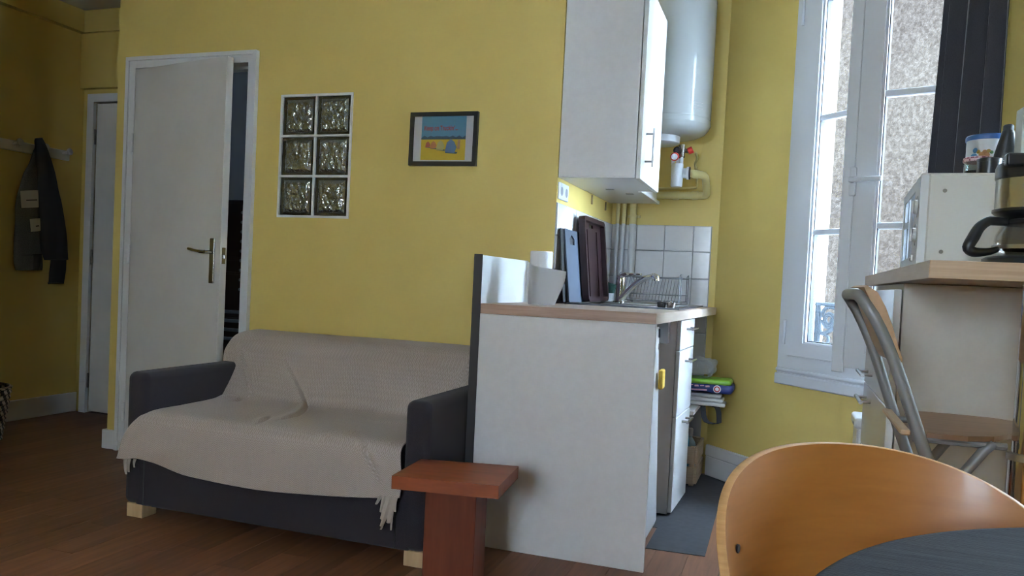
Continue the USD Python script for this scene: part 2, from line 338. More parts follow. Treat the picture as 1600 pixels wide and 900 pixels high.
obj('handle_plate', dl(rbx(-2.742, -2.708, 3.420, 3.430, .95, 1.175, .004)), NICKEL, d2)
h = [cyl((-2.725, 3.425, 1.105), (-2.725, 3.375, 1.105), .009, 12), tube(smoothpath([(-2.725, 3.378, 1.105), (-2.76, 3.372, 1.107), (-2.80, 3.374, 1.112), (-2.845, 3.378, 1.118)], 4), [.010]*4+[.0085]*9, 12)]
obj('handle', dl(trimesh.util.concatenate(h)), CHROME, d2)
obj('latch_plate', dl(bx(-2.669, -2.6665, 3.438, 3.458, 1.05, 1.13)), NICKEL, d2)
obj('latch_bolt', dl(bx(-2.669, -2.656, 3.442, 3.454, 1.075, 1.095, .002)), STEEL, d2)
t = thing('towel_radiator', 'dark ladder towel radiator in the dim bathroom beyond the door', 'radiator', (-3.26, 4.06, 0))
for xx in (-3.37, -3.15): obj('upright', cyl((xx, 4.06, .0), (xx, 4.06, 1.02), .012, 10), BATHD, t)
RAIL = pm('grey_rail', (.20, .22, .26), .35)
for z in (.60, .655, .71, .765): obj('rail', cyl((-3.37, 4.05, z), (-3.15, 4.05, z), .011, 10), RAIL, t)
for z in (.12, 1.0): obj('cross_tube', cyl((-3.37, 4.06, z), (-3.15, 4.06, z), .009, 8), BATHD, t)
t = thing('bathroom_cabinet', 'tall dark brown cabinet with a row of pale knobs behind the bathroom door', 'cabinet', (-3.23, 4.35, 0))
obj('body', bx(-3.425, -3.05, 4.19, 4.50, 0, 1.46, .004), BATHD, t)
for i in range(9): obj('knob', cyl((-3.255, 4.190, .90+i*.06), (-3.255, 4.172, .90+i*.06), .010, 10), RAIL, t)
for z in (.36, .72, 1.08, 1.44): obj('drawer_front', bx(-3.42, -3.06, 4.178, 4.19, z-.34, z, .003), BATHD, t)

# glass-block window
t = thing('glass_block_window', 'six wavy glass blocks in white joints, two across and three high', 'window', ((GX0+GX1)/2, 3.45, GZ0), kind=S)
BW = .190; blocks = []
fr = mbx(GX0-.002, GX1+.002, 3.444, 3.55, GZ0-.002, GZ1+.002)
GBF = pm('glass_block_face', (.085, .082, .070), .10, spec=.8, trans=.55); GBR = pm('glass_block_wavy', (.30, .31, .29), .10, .75, spec=.9)
cells = []
for r in range(3):
    for c in range(2):
        x0 = GX0+.010+c*(BW+.010); z0 = GZ0+.010+r*(BW+.0105); fr = fr-mbx(x0, x0+BW, 3.3, 3.6, z0, z0+BW); cells.append((x0, z0))
obj('joint', fr, GLOSSW, t, smooth=False)
for i, (x0, z0) in enumerate(cells):
    b = m3.Manifold.cube((BW-.001, .088, BW-.001)).translate((x0+.0005, 3.455, z0+.0005))
    fa = obj('glass_block', b, GBF, t, smooth=False)
    u = np.linspace(0, 1, 56); X, Z = np.meshgrid(u, u); e = np.minimum(np.minimum(X, 1-X), np.minimum(Z, 1-Z)); e = np.clip(e/.10, 0, 1)
    P = np.stack([X*11+i*17, np.full_like(X, i*3.3), Z*6], -1).reshape(-1, 3)
    nz = meshkit.fbm(P, 3, seed=5+i).reshape(X.shape)
    G = np.stack([x0+.020+X*(BW-.036), 3.4545-.0025*e-.016*nz*e, z0+.014+Z*(BW-.028)], -1)
    obj('wavy_face', sheet(G[::-1], .004), GBR, fa, smooth=True)

# ---------------------------------------------------------------- the tall window: left leaf shut, right leaf ajar
t = thing('window_1', 'tall white casement window, its right leaf ajar', 'window', WO, -46, kind=S)
ZB, ZT = .646, 2.60
fr = mbx(0, 1.04, -.030, .055, ZB, ZT+.06)-mbx(.062, .978, -.1, .2, .735, 2.53)
obj('frame', fr, PVC, t, local=True, smooth=False)
obj('apron', [bx(-.008, 1.048, -.042, .0, .590, .645, .006)], PVC, t, local=True)
obj('sill_bead', cyl((0, -.030, .662), (1.04, -.030, .662), .010, 12), PVC, t, local=True)
LZ0, LZ1 = .738, 2.527
def leaf(x0, x1):
    p = []
    lf = mbx(x0, x1, -.048, .022, LZ0, LZ1)-mbx(x0+.108, x1-.108, -.2, .2, LZ0+.066, LZ1-.082)
    bead = mbx(x0+.101, x1-.101, -.040, .010, LZ0+.059, LZ1-.075)-mbx(x0+.119, x1-.119, -.2, .2, LZ0+.074, LZ1-.092)
    gask = mbx(x0+.112, x1-.112, -.028, .004, LZ0+.068, LZ1-.086)-mbx(x0+.1225, x1-.1225, -.2, .2, LZ0+.079, LZ1-.097)
    gl = bx(x0+.116, x1-.116, -.018, -.006, LZ0+.072, LZ1-.09)
    muns = [bx(x0+.109, x1-.109, -.030, .004, z-.014, z+.014, .004) for z in (1.335, 1.875)]
    return lf, bead, gask, gl, muns
def put(parts, X=lambda m: m):
    lf, bead, gask, gl, muns = parts
    L = obj('leaf', X(lf), PVC, t, local=True, smooth=False)
    obj('bead', X(bead), PVC, L, local=True, smooth=False); obj('gasket', X(gask), BLKM, L, local=True, smooth=False); obj('pane', X(gl), GLASS, L, local=True, smooth=False)
    for m in muns: obj('muntin', X(m), PVC, L, local=True)
    return L
L1 = put(leaf(.066, .512))
for z in (.95, 1.30, 1.88, 2.3): obj('strike_plate', bx(.512, .515, -.032, -.012, z-.035, z+.035), STEEL, L1, local=True, smooth=False)
OPEN = 27
def op(m): return rot(m, OPEN, [0, 0, 1], [.972, -.030, 0])
L2 = put(leaf(.522, .974), op)
obj('cover_strip', op(bx(.500, .548, -.056, -.046, LZ0-.02, LZ1+.02, .003)), PVC, L2, local=True)
hd = [rbx(.528, .556, -.060, -.046, 1.455, 1.575, .006), cyl((.542, -.056, 1.518), (.542, -.092, 1.518), .009, 12), rbx(.533, .665, -.104, -.088, 1.508, 1.530, .007)]
obj('handle', op(trimesh.util.concatenate([tm(m) for m in hd])), PVC, L2, local=True)
for z in (.85, 2.40): obj('hinge', cyl((.056, -.052, z-.06), (.056, -.052, z+.06), .008, 10), PVC, t, local=True)

t = thing('window_3', 'second white framed window further right along the angled wall, out of view', 'window', WO, -46, kind=S)
fr = mbx(1.80, 2.65, 0, .06, 1.10, 2.25)-mbx(1.86, 2.195, -.1, .2, 1.16, 2.19)-mbx(2.255, 2.59, -.1, .2, 1.16, 2.19)
obj('frame', fr, PVC, t, local=True, smooth=False); obj('pane', bx(1.84, 2.61, .025, .035, 1.14, 2.21), GLASS, t, local=True, smooth=False)

# ---------------------------------------------------------------- outside
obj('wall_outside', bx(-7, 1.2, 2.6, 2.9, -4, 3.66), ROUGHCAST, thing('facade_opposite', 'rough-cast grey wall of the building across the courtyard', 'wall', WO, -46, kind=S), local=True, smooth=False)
obj('courtyard_ground', bx(-9, 11, .25, 6, -4.2, -4.0), ROUGHCAST, thing('ground_outside', 'grey courtyard ground far below the window', 'ground', WO, -46, kind=S), local=True, smooth=False)
IRON = pm('grey_painted_iron', (.040, .046, .052), .6, spec=.15)
t = thing('window_railing', 'cast-iron scroll railing outside the tall window', 'railing', WO, -46)
RY = .20
obj('top_rail', bx(.005, 1.035, RY-.015, RY+.015, .985, 1.003, .004), IRON, t, local=True)
obj('lower_rail', [bx(.18, .86, RY-.008, RY+.008, .945, .957), bx(.18, .86, RY-.008, RY+.008, .918, .930)], IRON, t, local=True, smooth=False)
obj('bottom_rail', bx(.005, 1.035, RY-.012, RY+.012, .66, .675, .003), IRON, t, local=True)
def scroll(m):
    X = (lambda x: 1.04-x) if m else (lambda x: x)
    a = np.linspace(0, 2.6*2*np.pi, 60); r = .012+.030*(a/a[-1])**.8; sp = [(X(.095+rr*math.cos(-q+.6)), RY, .915+rr*math.sin(-q+.6)) for q, rr in zip(a, r)]
    ou = smoothpath([(X(.022), RY, .985), (X(.030), RY, .93), (X(.036), RY, .87), (X(.06), RY, .845), (X(.10), RY, .86), (X(.15), RY, .90), (X(.18), RY, .925)], 6)
    o2 = smoothpath([(X(.05), RY, .925), (X(.06), RY, .965), (X(.10), RY, .982), (X(.15), RY, .965), (X(.175), RY, .935)], 6)
    lo = smoothpath([(X(.03), RY, .87), (X(.03), RY, .80), (X(.05), RY, .74), (X(.03), RY, .67)], 6)
    l2 = smoothpath([(X(.06), RY, .845), (X(.10), RY, .82), (X(.085), RY, .79), (X(.06), RY, .80)], 6)
    return [tube(sp, .007, 8), tube(ou, .011, 8), tube(o2, .010, 8), tube(lo, .011, 8), tube(l2, .008, 8)]
obj('scroll', scroll(False), IRON, t, local=True); obj('scroll', scroll(True), IRON, t, local=True)
for s in (.02, 1.02): obj('post', bx(s-.009, s+.009, RY-.009, RY+.009, .633, .99), IRON, t, local=True, smooth=False)
for s in np.linspace(.215, .825, 7): obj('baluster', cyl((s, RY, .67), (s, RY, .92), .006, 8), IRON, t, local=True)
# ---------------------------------------------------------------- kitchen run
def XF(y, rec=0.0): return -.447+.033*(y-2.877)-rec      # front edge of the worktop
t = thing('partition_panel', 'white partition panel with a black front edge between sofa and worktop', 'panel', (-1.143, 2.88, 0))
obj('board', bx(-1.156, -1.126, 2.880, 3.448, 0, 1.128, .001), WLACQ, t)
obj('edge_strip', bx(-1.160, -1.126, 2.876, 2.8805, 0, 1.131), WENGE, t, 'black front edge strip', smooth=False)
obj('outer_face', bx(-1.162, -1.1555, 2.880, 3.448, 0, 1.130), WENGE, t, 'black outer face towards the sofa', smooth=False)
obj('backsplash', bx(-1.126, -1.012, 3.436, 3.4485, .905, 1.122), WLACQ, t, smooth=False)
for z in (.985, 1.02): obj('hook', rbx(-1.170, -1.161, 3.0, 3.012, z-.012, z+.02, .003), BATHD, t)
t = thing('peninsula_panel', 'large plain white end panel under the worktop', 'panel', (-.78, 2.886, 0))
obj('board', bx(-1.126, -.447, 2.877, 2.895, .0, .903, .0015), WMEL, t)
obj('edge_band', bx(-.4475, -.4455, 2.8775, 2.8945, .0, .9025), WLACQ, t, smooth=False)
t = thing('worktop', 'wood-edged kitchen worktop carrying the sink', 'worktop', (-.75, 3.7, .904))
wp = Polygon([(-1.122, 2.872), (XF(2.872), 2.872), (XF(4.57)+.005, 4.585), (-.405, 4.615), (-1.008, 4.615), (-1.008, 3.434), (-1.122, 3.434)])
hole = sbox(-.925, 3.56, -.485, 3.99)
obj('slab', extr(wp.buffer(-.002).difference(hole), .904, .942), WTOP, t, smooth=False)
obj('end_edge', bx(-1.1225, -.4475, 2.8705, 2.876, .9035, .9415, .001), WEDGE, t)
e = np.array([[XF(2.872), 2.872], [XF(4.57)+.005, 4.582]])
obj('front_edge', extr(LineString(e).buffer(.003, cap_style=2), .9035, .9415), pm('worktop_front_edge', (.66, .55, .46), .35, col2=(.58, .46, .38), scale=3, stretch=(14, 1.2, 14)), t, smooth=False)
t = thing('refrigerator', 'small white refrigerator just behind the peninsula panel', 'refrigerator', (-.75, 3.16, 0))
obj('body', bx(-1.0, -.56, 2.92, 3.40, .03, .88, .006), WLACQ, t)
dr = trimesh.Trimesh([(x, y, z) for x, z in ((-.556, .05), (-.556, .87), (-.515, .87), (-.484, .05), (-.490, .03)) for y in (2.918, 3.402)]).convex_hull
obj('door', dr, WLACQ, t)
for y in (2.97, 3.35):
    for x in (-.95, -.60): obj('foot', cyl((x, y, 0), (x, y, .031), .015, 10), BLK, t)
obj('handle', rbx(-.517, -.506, 3.385, 3.399, .825, .862, .003), BLKM, t); obj('door_label', bx(-.511, -.5095, 3.378, 3.398, .775, .800), STEEL, t, smooth=False)
obj('sponge', rbx(-.4985, -.478, 3.335, 3.40, .612, .695, .008), SPONGE, label='yellow sponge stuck to the refrigerator front', cat='sponge')
# drawer unit
t = thing('drawer_cabinet', 'white three-drawer kitchen base unit under the sink', 'cabinet', (-.73, 3.84, 0))
Y0, Y1 = 3.64, 4.045; R = .030
obj('carcass', mbx(-1.0, XF(Y0, R)-.021, Y0, Y1, .012, .895)-mbx(-.985, XF(Y0, R)-.036, Y0+.016, Y1-.016, .03, 1), WMEL, t, smooth=False)
fx = XF(3.84, R)
skew = math.degrees(math.atan(.033))
for z0, z1, hz in ((.757, .893, .85), (.455, .753, .70), (.020, .451, .415)):
    d = obj('drawer', rot(bx(fx-.019, fx, Y0, Y1, z0, z1, .0025), -skew, [0, 0, 1], (fx, 3.84, 0)), WLACQ, t)
    h = [cyl((fx+.030, 3.775, hz), (fx+.030, 3.935, hz), .0065, 12)]+[cyl((fx-.001, y, hz), (fx+.030, y, hz), .0055, 10) for y in (3.80, 3.91)]
    obj('handle', rot(trimesh.util.concatenate(h), -skew, [0, 0, 1], (fx, 3.84, 0)), STEEL, d)
# shelf with bags, crate
obj('shelf', bx(-1.0, -.42, 4.06, 4.60, .408, .428, .002), WMEL, label='white shelf board between the drawer unit and the end wall', cat='shelf')
def puff(x0, x1, y0, y1, z0, z1, r, seed, amp=.006):
    m = tm(rbx(x0, x1, y0, y1, z0, z1, r, 16).refine_to_length(.016)); m.vertices += np.stack([meshkit.noise(m.vertices*14+seed*k) for k in (1, 2, 3)], 1)*amp; return m
st = thing('paper_bag', 'folded white paper bags on the shelf under the blue pack', 'paper bag', (-.5, 4.36, .43))
for i in range(3): obj('folded_sheet', puff(-.75, -.288-.012*i, 4.27+.01*i, 4.40, .4295+i*.021, .4495+i*.021, .0095, i+1, .004), PAPER, st)
t = thing('tablet_pack', 'blue and green plastic pack lying on the white paper bags', 'pack', (-.45, 4.33, .50))
obj('pack_body', puff(-.66, -.250, 4.26, 4.41, .499, .553, .022, 4, .005), NAVY, t); obj('green_top', puff(-.655, -.262, 4.263, 4.407, .538, .572, .015, 5, .006), GREENP, t, 'green upper face')
em = lathe([(0, 0), (.020, 0), (.020, .002), (0, .002)], n=24); em = rot(em, 90, [1, 0, 0], (0, 0, 0)); obj('round_emblem', mv(em, (-.330, 4.258, .526)), PAPER, t, 'round white emblem'); em2 = lathe([(.010, 0), (.015, 0), (.015, .002), (.010, .002), (.010, 0)], n=24); obj('emblem_ring', mv(rot(em2, 90, [1, 0, 0], (0, 0, 0)), (-.330, 4.2565, .526)), RED, t)
obj('printed_stripe', [plate_xz([(-.50+i*.028, .531+.004*(i % 2)), (-.478+i*.028, .533+.004*(i % 2)), (-.482+i*.028, .542), (-.502+i*.028, .540)], 4.2565, 4.2585) for i in range(5)]+[plate_xz([(-.46, .512), (-.38, .514), (-.381, .521), (-.461, .519)], 4.2565, 4.2585)], pm('pale_pink_print', (.75, .45, .5), .5), t, smooth=False)
t = thing('plastic_bag', 'crumpled translucent white plastic bag on top of the blue and green pack', 'bag', (-.45, 4.33, .573))
PBAG = usdkit.material(stage, '/World/Looks/translucent_bag', {'p': ('principled_bsdf', {'base_color': (.80, .83, .86), 'roughness': .28}), 't': ('transparent_bsdf', {}), 'm': ('mix_closure', {'fac': .45})}, [('t.BSDF', 'm.closure1'), ('p.BSDF', 'm.closure2')], surface='m.closure')
b = tm(rbx(-.60, -.375, 4.25, 4.40, .574, .655, .035, 18).refine_to_length(.010)); b.vertices += np.stack([meshkit.fbm(b.vertices*22+k*9, 3) for k in (1, 2, 3)], 1)*.045; b.vertices[:, 2] = np.maximum(b.vertices[:, 2], .580)
obj('crumpled_film', b, PBAG, t, smooth=20)
lp = smoothpath([(-.50, 4.27, .64), (-.45, 4.26, .675), (-.39, 4.262, .672), (-.352, 4.268, .640), (-.362, 4.27, .590), (-.40, 4.272, .586)], 6); Gb = []
for p in lp: Gb.append([p, p+np.array([-.018, .02, -.012]), p+np.array([-.030, .05, -.018])])
obj('bag_mouth', sheet(np.array(Gb), .0015), PBAG, t, smooth=True)
t = thing('black_strap', 'black webbing strap hanging in a loop below the shelf', 'strap', (-.37, 4.3, .43))
G = []
for p in smoothpath([(-.425, 4.30, .429), (-.412, 4.285, .428), (-.405, 4.28, .38), (-.385, 4.28, .345), (-.35, 4.285, .338), (-.325, 4.29, .345), (-.330, 4.29, .40), (-.345, 4.29, .428), (-.40, 4.31, .4295)], 6): G.append([p, p+np.array([.024, .012, .004])])
obj('webbing', sheet(G, .003), BLKM, t)
t = thing('crate', 'small slatted wooden crate on the grey mat by the end wall', 'crate', (-.6, 4.42, .0032))
for x0, x1, y0, y1 in ((-.425, -.410, 4.27, 4.575), (-.80, -.785, 4.27, 4.575)):
    for z in (.0152, .1212): obj('slat', bx(x0, x1, y0, y1, z, z+.090, .002), CRATEW, t)
for z in (.0152, .1212):
    obj('slat', bx(-.785, -.425, 4.255, 4.269, z, z+.090, .002), CRATEW, t); obj('slat', bx(-.785, -.425, 4.576, 4.59, z, z+.090, .002), CRATEW, t)
for x in (-.785, -.451):
    for y in (4.27, 4.552): obj('corner_post', bx(x, x+.026, y, y+.024, .0032, .211, .002), CRATEW, t)
for i in range(3): obj('bottom_slat', bx(-.784, -.426, 4.30+i*.09, 4.375+i*.09, .0072, .0152), CRATEW, t, smooth=False)
for (x, y, h, cm, lb) in ((-.50, 4.34, .33, pm('blue_bottle_plastic', (.05, .30, .50), .3), 'blue cleaning bottle standing in the crate'), (-.475, 4.46, .27, pm('clear_blue_plastic', (.45, .55, .62), .25), 'pale translucent bottle standing in the crate')):
    t = thing('bottle', lb, 'bottle', (x, y, .0157), group='bottles in the crate')
    obj('body', lathe([(0, .0157), (.032, .0157), (.036, .03), (.036, h-.10), (.030, h-.07), (.014, h-.045), (.014, h-.035), (0, h-.035)], (x, y, 0), 20), cm, t); obj('cap', lathe([(0, h-.035), (.017, h-.035), (.017, h), (.013, h+.006), (0, h+.006)], (x, y, 0), 16), PAPER if h < .3 else RED, t)
# mat
mp = Polygon([(-.484, 3.155), (-.255, 3.165), (-.275, 4.455), (-.385, 4.575), (-1.0, 4.6), (-1.0, 3.45), (-.484, 3.45)])
obj('kitchen_mat', extr(mp, .0, .003), MATG, label='dark grey vinyl mat on the kitchen floor', cat='mat', smooth=False)

# tiles
gr = thing('tile_field', 'white square wall tiles round the kitchen corner', 'tiles', (-1.0, 4.6, .94), kind=S)
obj('grout_bed', [bx(-1.01, -1.006, 3.45, 4.62, .90, 1.395), bx(-1.006, -.434, 4.616, 4.62, .20, 1.395)], GROUT, gr, smooth=False)
zr = [.790, .9425, 1.0955, 1.248, 1.395]
for xa, xb in ((-1.004, -.859), (-.856, -.697), (-.694, -.535), (-.532, -.437)):
    for za, zb in zip(zr[:-1], zr[1:]): obj('tile', bx(xa, xb, 4.606, 4.6165, za+.002, zb-.002, .0025), TILE, gr)
for za, zb in ((.485, .637), (.640, .789)): obj('tile', bx(-.532, -.437, 4.606, 4.6165, za, zb, .0025), TILE, gr)
yy = 3.452
while yy < 4.60:
    yb = min(yy+.157, 4.605)
    for za, zb in zip(zr[1:-1], zr[2:]): obj('tile', bx(-1.0065, -1.0, yy, yb, za+.002, zb-.002, .0025), TILE, gr)
    yy = yb+.003
# pipes
PB = [(-.965, 4.575, .011), (-.928, 4.570, .012), (-.876, 4.575, .020)]
for i, (x, y, r) in enumerate(PB):
    t = thing('wall_pipe', ['thin vertical pipe nearest the kitchen corner', 'thin vertical pipe between the corner pipe and the thick pipe', 'thick vertical pipe right of the two thin ones'][i], 'pipe', (x, y, .943), group='vertical pipes in the kitchen corner')
    lean = (.010 if i == 1 else 0)
    obj('lower_length', cyl((x-lean, y, .943), (x, y, 1.395), r, 14), PIPEW, t, 'white painted lower length'); obj('upper_length', cyl((x, y, 1.395), (x+lean, y, 2.55), r, 14), PIPEY, t, 'yellow painted upper length')
    if i == 2:
        for z in (1.44, 2.0): obj('pipe_clip', [bx(x-.036, x+.036, 4.588, 4.604, z-.006, z+.006), cyl((x, y, z-.007), (x, y, z+.007), r+.004, 14)], PIPEY, t, smooth=False)

# wall cabinet, hood
t = thing('wall_cabinet', 'white wall cabinet with a glossy door over the worktop', 'cabinet', (-.83, 3.70, 1.51))
obj('carcass', bx(-1.008, -.664, 3.456, 3.955, 1.510, 2.335, .0015), WMEL, t, smooth=False)
obj('underside', bx(-1.007, -.665, 3.457, 3.954, 1.506, 1.511), WLACQ, t, smooth=False)
d = obj('door', bx(-.660, -.640, 3.456, 3.955, 1.502, 2.335, .002), WLACQ, t)
obj('handle', [cyl((-.605, 3.545, 1.565), (-.605, 3.545, 1.735), .006, 12), cyl((-.641, 3.545, 1.59), (-.605, 3.545, 1.59), .005, 10), cyl((-.641, 3.545, 1.71), (-.605, 3.545, 1.71), .005, 10)], STEEL, d)
t = thing('extractor_hood', 'slim white extractor hood right after the wall cabinet', 'hood', (-.86, 4.25, 1.51))
obj('body', bx(-1.008, -.74, 3.960, 4.533, 1.508, 1.60, .002), WLACQ, t, smooth=False); obj('front_lip', bx(-.742, -.722, 3.965, 4.53, 1.504, 1.522, .002), WLACQ, t)
for (x, y, z) in ((-.86, 3.86, 1.506), (-.80, 4.06, 1.508)): obj('lamp_slot', bx(x-.02, x+.02, y-.012, y+.012, z-.004, z, .001), STEEL, t)
for i, y in enumerate((4.10, 4.425)):
    obj('wall_hook', bx(-1.010, -1.002, y-.005, y+.005, 1.455, 1.503, .001), pm(f'brass_hook_{i}', (.22, .16, .09), .4, .6), label=['small brass wall hook nearer the socket, under the wall cabinet', 'small brass wall hook nearer the corner, under the hood'][i], cat='hook', group='wall hooks under the wall cabinet', smooth=False)
SOCK = pm('socket_well_grey', (.30, .31, .34), .5)
t = thing('power_socket', 'white double power socket under the wall cabinet', 'socket', (-1.01, 3.54, 1.45))
obj('plate', bx(-1.010, -1.0, 3.462, 3.615, 1.412, 1.488, .003), PVC, t)
for y in (3.50, 3.578):
    obj('outlet', mv(rot(lathe([(0, .0), (.0, .0012), (.019, .0012), (.021, .0)], n=28), 90, [0, 1, 0], (0, 0, 0)), (-1.0002, y, 1.450)), SOCK, t, 'grey round outlet well')
# water heater
HX, HY = -.672, 4.372
t = thing('water_heater', 'tall white cylindrical water heater high on the end wall', 'water heater', (HX, HY, 1.80))
HR = .222
obj('tank', lathe([(0, 1.90), (HR-.004, 1.90), (HR, 1.905), (HR, 1.925), (HR-.003, 1.93), (HR-.003, 1.935), (HR, 1.94), (HR, 2.54), (HR-.003, 2.545), (HR-.003, 2.55), (HR, 2.556), (HR-.004, 2.575), (HR-.03, 2.60), (HR-.10, 2.615), (0, 2.62)], (HX, HY, 0), 72), ENAMEL, t, smooth=40)
obj('bottom_cap', lathe([(0, 1.845), (.12, 1.846), (.165, 1.852), (.195, 1.866), (.212, 1.885), (HR-.003, 1.901), (0, 1.902)], (HX, HY, 0), 72), ENAMEL, t, smooth=40)
obj('terminal_cover', lathe([(0, 1.805), (.085, 1.805), (.098, 1.812), (.100, 1.852), (0, 1.852)], (HX-.03, HY-.03, 0), 40), PVC, t)
for z in (2.0, 2.45): obj('bracket', bx(HX-.15, HX+.15, HY+HR-.03, 4.619, z, z+.05), ENAMEL, t, smooth=False)
obj('rating_print', [tube([(HX+(HR+.0006)*math.cos(a), HY+(HR+.0006)*math.sin(a), z) for a in np.linspace(-.85, -.55, 6)], .0012, 5) for z in (1.97, 1.985, 2.0)], pm('faint_grey_print', (.55, .5, .5), .5), t, smooth=False)
VX, VY = -.600, 4.34
t = thing('safety_valve', 'chrome safety valve with red and black knobs under the water heater', 'valve', (VX, VY, 1.74))
obj('valve_body', [cyl((VX+.012, VY, 1.79), (VX+.012, VY, 1.804), .014, 14), cyl((VX+.012, VY, 1.735), (VX+.012, VY, 1.80), .017, 14), cyl((VX-.02, VY-.005, 1.772), (VX+.05, VY+.01, 1.772), .012, 12), cyl((VX, VY-.03, 1.74), (VX+.008, VY, 1.745), .014, 12)], NICKEL, t)
obj('black_knob', mv(rot(lathe([(0, 0), (.019, 0), (.020, .014), (.015, .020), (0, .020)], n=18), 105, [1, 0, 0], (0, 0, 0)), (VX-.010, VY-.018, 1.772)), BLK, t)
obj('red_knob', mv(rot(lathe([(0, 0), (.018, 0), (.018, .025), (0, .025)], n=18), 65, [0, 1, 0], (0, 0, 0)), (VX+.045, VY, 1.768)), RED, t)
k = obj('drain_knob', mv(rot(lathe([(0, 0), (.022, 0), (.022, .022), (0, .022)], n=20), 100, [1, 0, 0], (0, 0, 0)), (VX-.018, VY-.035, 1.735)), RED, t); obj('knob_cap', mv(rot(lathe([(0, .0215), (.0165, .0215), (.0165, .025), (0, .025)], n=20), 100, [1, 0, 0], (0, 0, 0)), (VX-.018, VY-.035, 1.735)), PVC, k)
obj('outlet_funnel', lathe([(0, 1.703), (.008, 1.703), (.012, 1.715), (.012, 1.735), (0, 1.735)], (VX-.006, VY-.01, 0), 16), PVC, t)
t = thing('drain_trap', 'white plastic drain trap hanging below the safety valve', 'trap', (VX, VY, 1.585))
obj('cup', lathe([(0, 1.578), (.028, 1.578), (.031, 1.584), (.032, 1.70), (.029, 1.70), (.029, 1.60), (0, 1.60)], (VX-.006, VY-.01, 0), 28), PVC, t)
obj('overflow_tabs', [bx(VX-.038, VX-.022, VY-.025, VY+.005, 1.69, 1.735, .002), bx(VX+.008, VX+.022, VY-.025, VY+.005, 1.69, 1.735, .002)], PVC, t)
obj('union_nut', [cyl((VX+.020, VY-.005, 1.652), (VX+.044, VY, 1.652), .028, 18), cyl((VX+.044, VY, 1.652), (VX+.056, VY, 1.652), .034, 18)], PVC, t); obj('rubber_ring', cyl((VX+.056, VY, 1.652), (VX+.061, VY, 1.652), .033, 18), BLKM, t)
t = thing('drain_pipe', 'yellow painted drain pipe looping right and back along the end wall', 'pipe', (-.6, 4.56, 1.6))
pp = [(VX+.0625, VY, 1.652), (-.505, 4.38, 1.652), (-.478, 4.40, 1.650), (-.468, 4.43, 1.640), (-.466, 4.50, 1.590), (-.468, 4.535, 1.566), (-.482, 4.555, 1.560), (-.53, 4.56, 1.560), (-.95, 4.56, 1.556)]
obj('pipe_run', tube(smoothpath(pp, 6), .0205, 18), PIPEY, t, smooth=True)
for a, b in (((-.62, 4.56, 1.5585), (-.655, 4.56, 1.558)), ((-.515, 4.56, 1.5605), (-.55, 4.56, 1.560)), ((-.525, 4.372, 1.652), (-.50, 4.383, 1.652))): obj('coupling', cyl(a, b, .0235, 18), PIPEY, t)
t = thing('copper_pipe', 'thin yellow painted water pipe from the valve to the wall', 'pipe', (-.57, 4.5, 1.65))
obj('pipe_run', tube(smoothpath([(VX+.080, VY+.03, 1.765), (VX+.085, 4.42, 1.75), (-.535, 4.50, 1.72), (-.53, 4.59, 1.68), (-.53, 4.598, 1.61), (-.56, 4.60, 1.607), (-.95, 4.60, 1.602)], 5), .007, 10), PIPEY, t, smooth=True)

# sink and what stands round it
t = thing('sink', 'dark edged stainless kitchen sink set into the worktop', 'sink', (-.70, 3.95, .942))
sk = mbx(-.955, -.452, 3.50, 4.50, .9425, .9495)-mbx(-.905, -.505, 3.58, 3.97, .9, 1)
obj('rim', sk, STEEL, t, smooth=False)
obj('rim_edge', mbx(-.958, -.449, 3.497, 4.503, .9422, .9505)-mbx(-.951, -.456, 3.504, 4.496, .9, 1), pm('dark_sink_edge', (.03, .035, .05), .3), t, smooth=False)
obj('bowl', mbx(-.908, -.502, 3.577, 3.973, .79, .948)-mbx(-.905, -.505, 3.58, 3.97, .793, 1), STEEL, t, smooth=False)
for i in range(8): obj('drainer_rib', bx(-.90, -.50, 4.06+i*.048, 4.075+i*.048, .9495, .952, .001), STEEL, t)
t = thing('faucet', 'chrome single lever kitchen mixer tap over the sink', 'tap', (-.80, 4.02, .95))
FX, FY = -.812, 4.01
obj('body', lathe([(0, .9497), (.026, .9497), (.026, .958), (.021, .962), (.021, 1.045), (.0225, 1.05), (.0225, 1.075), (.018, 1.088), (0, 1.091)], (FX, FY, 0), 28), CHROME, t)
obj('spout', tube(smoothpath([(FX+.004, FY-.008, .968), (FX+.030, FY-.016, 1.000), (FX+.075, FY-.027, 1.045), (FX+.128, FY-.038, 1.079), (FX+.170, FY-.045, 1.094)], 8), np.linspace(.017, .0125, 33), 20), CHROME, t, smooth=True)
obj('aerator', tube([(FX+.160, FY-.043, 1.088), (FX+.172, FY-.045, 1.090), (FX+.186, FY-.048, 1.085), (FX+.188, FY-.0485, 1.070)], [.0135, .0165, .016, .0145], 16), CHROME, t)
obj('lever', tube(smoothpath([(FX, FY, 1.085), (FX+.02, FY-.008, 1.093), (FX+.06, FY-.02, 1.096), (FX+.108, FY-.035, 1.098)], 5), [.012]*6+[.0085]*5+[.006]*5, 12), CHROME, t, smooth=True)
t = thing('dish_rack', 'chrome wire dish rack standing on the sink drainer', 'dish rack', (-.69, 4.28, .95))
wires = []
x0, x1, y0, y1 = -.835, -.525, 4.12, 4.42
WIRE = pm('rack_wire', (.20, .21, .23), .45, .5)
for nm, z, yy in (('top_wire', 1.089, (y0, y1)), ('middle_wire', 1.001, (y0+.01, y1-.01)), ('base_wire', .967, (y0+.02, y1-.02))):
    a, b = yy; obj(nm, tube([(x0, a, z), (x1, a, z), (x1, b, z), (x0, b, z), (x0, a, z)], .0026, 6), WIRE, t, smooth=False)
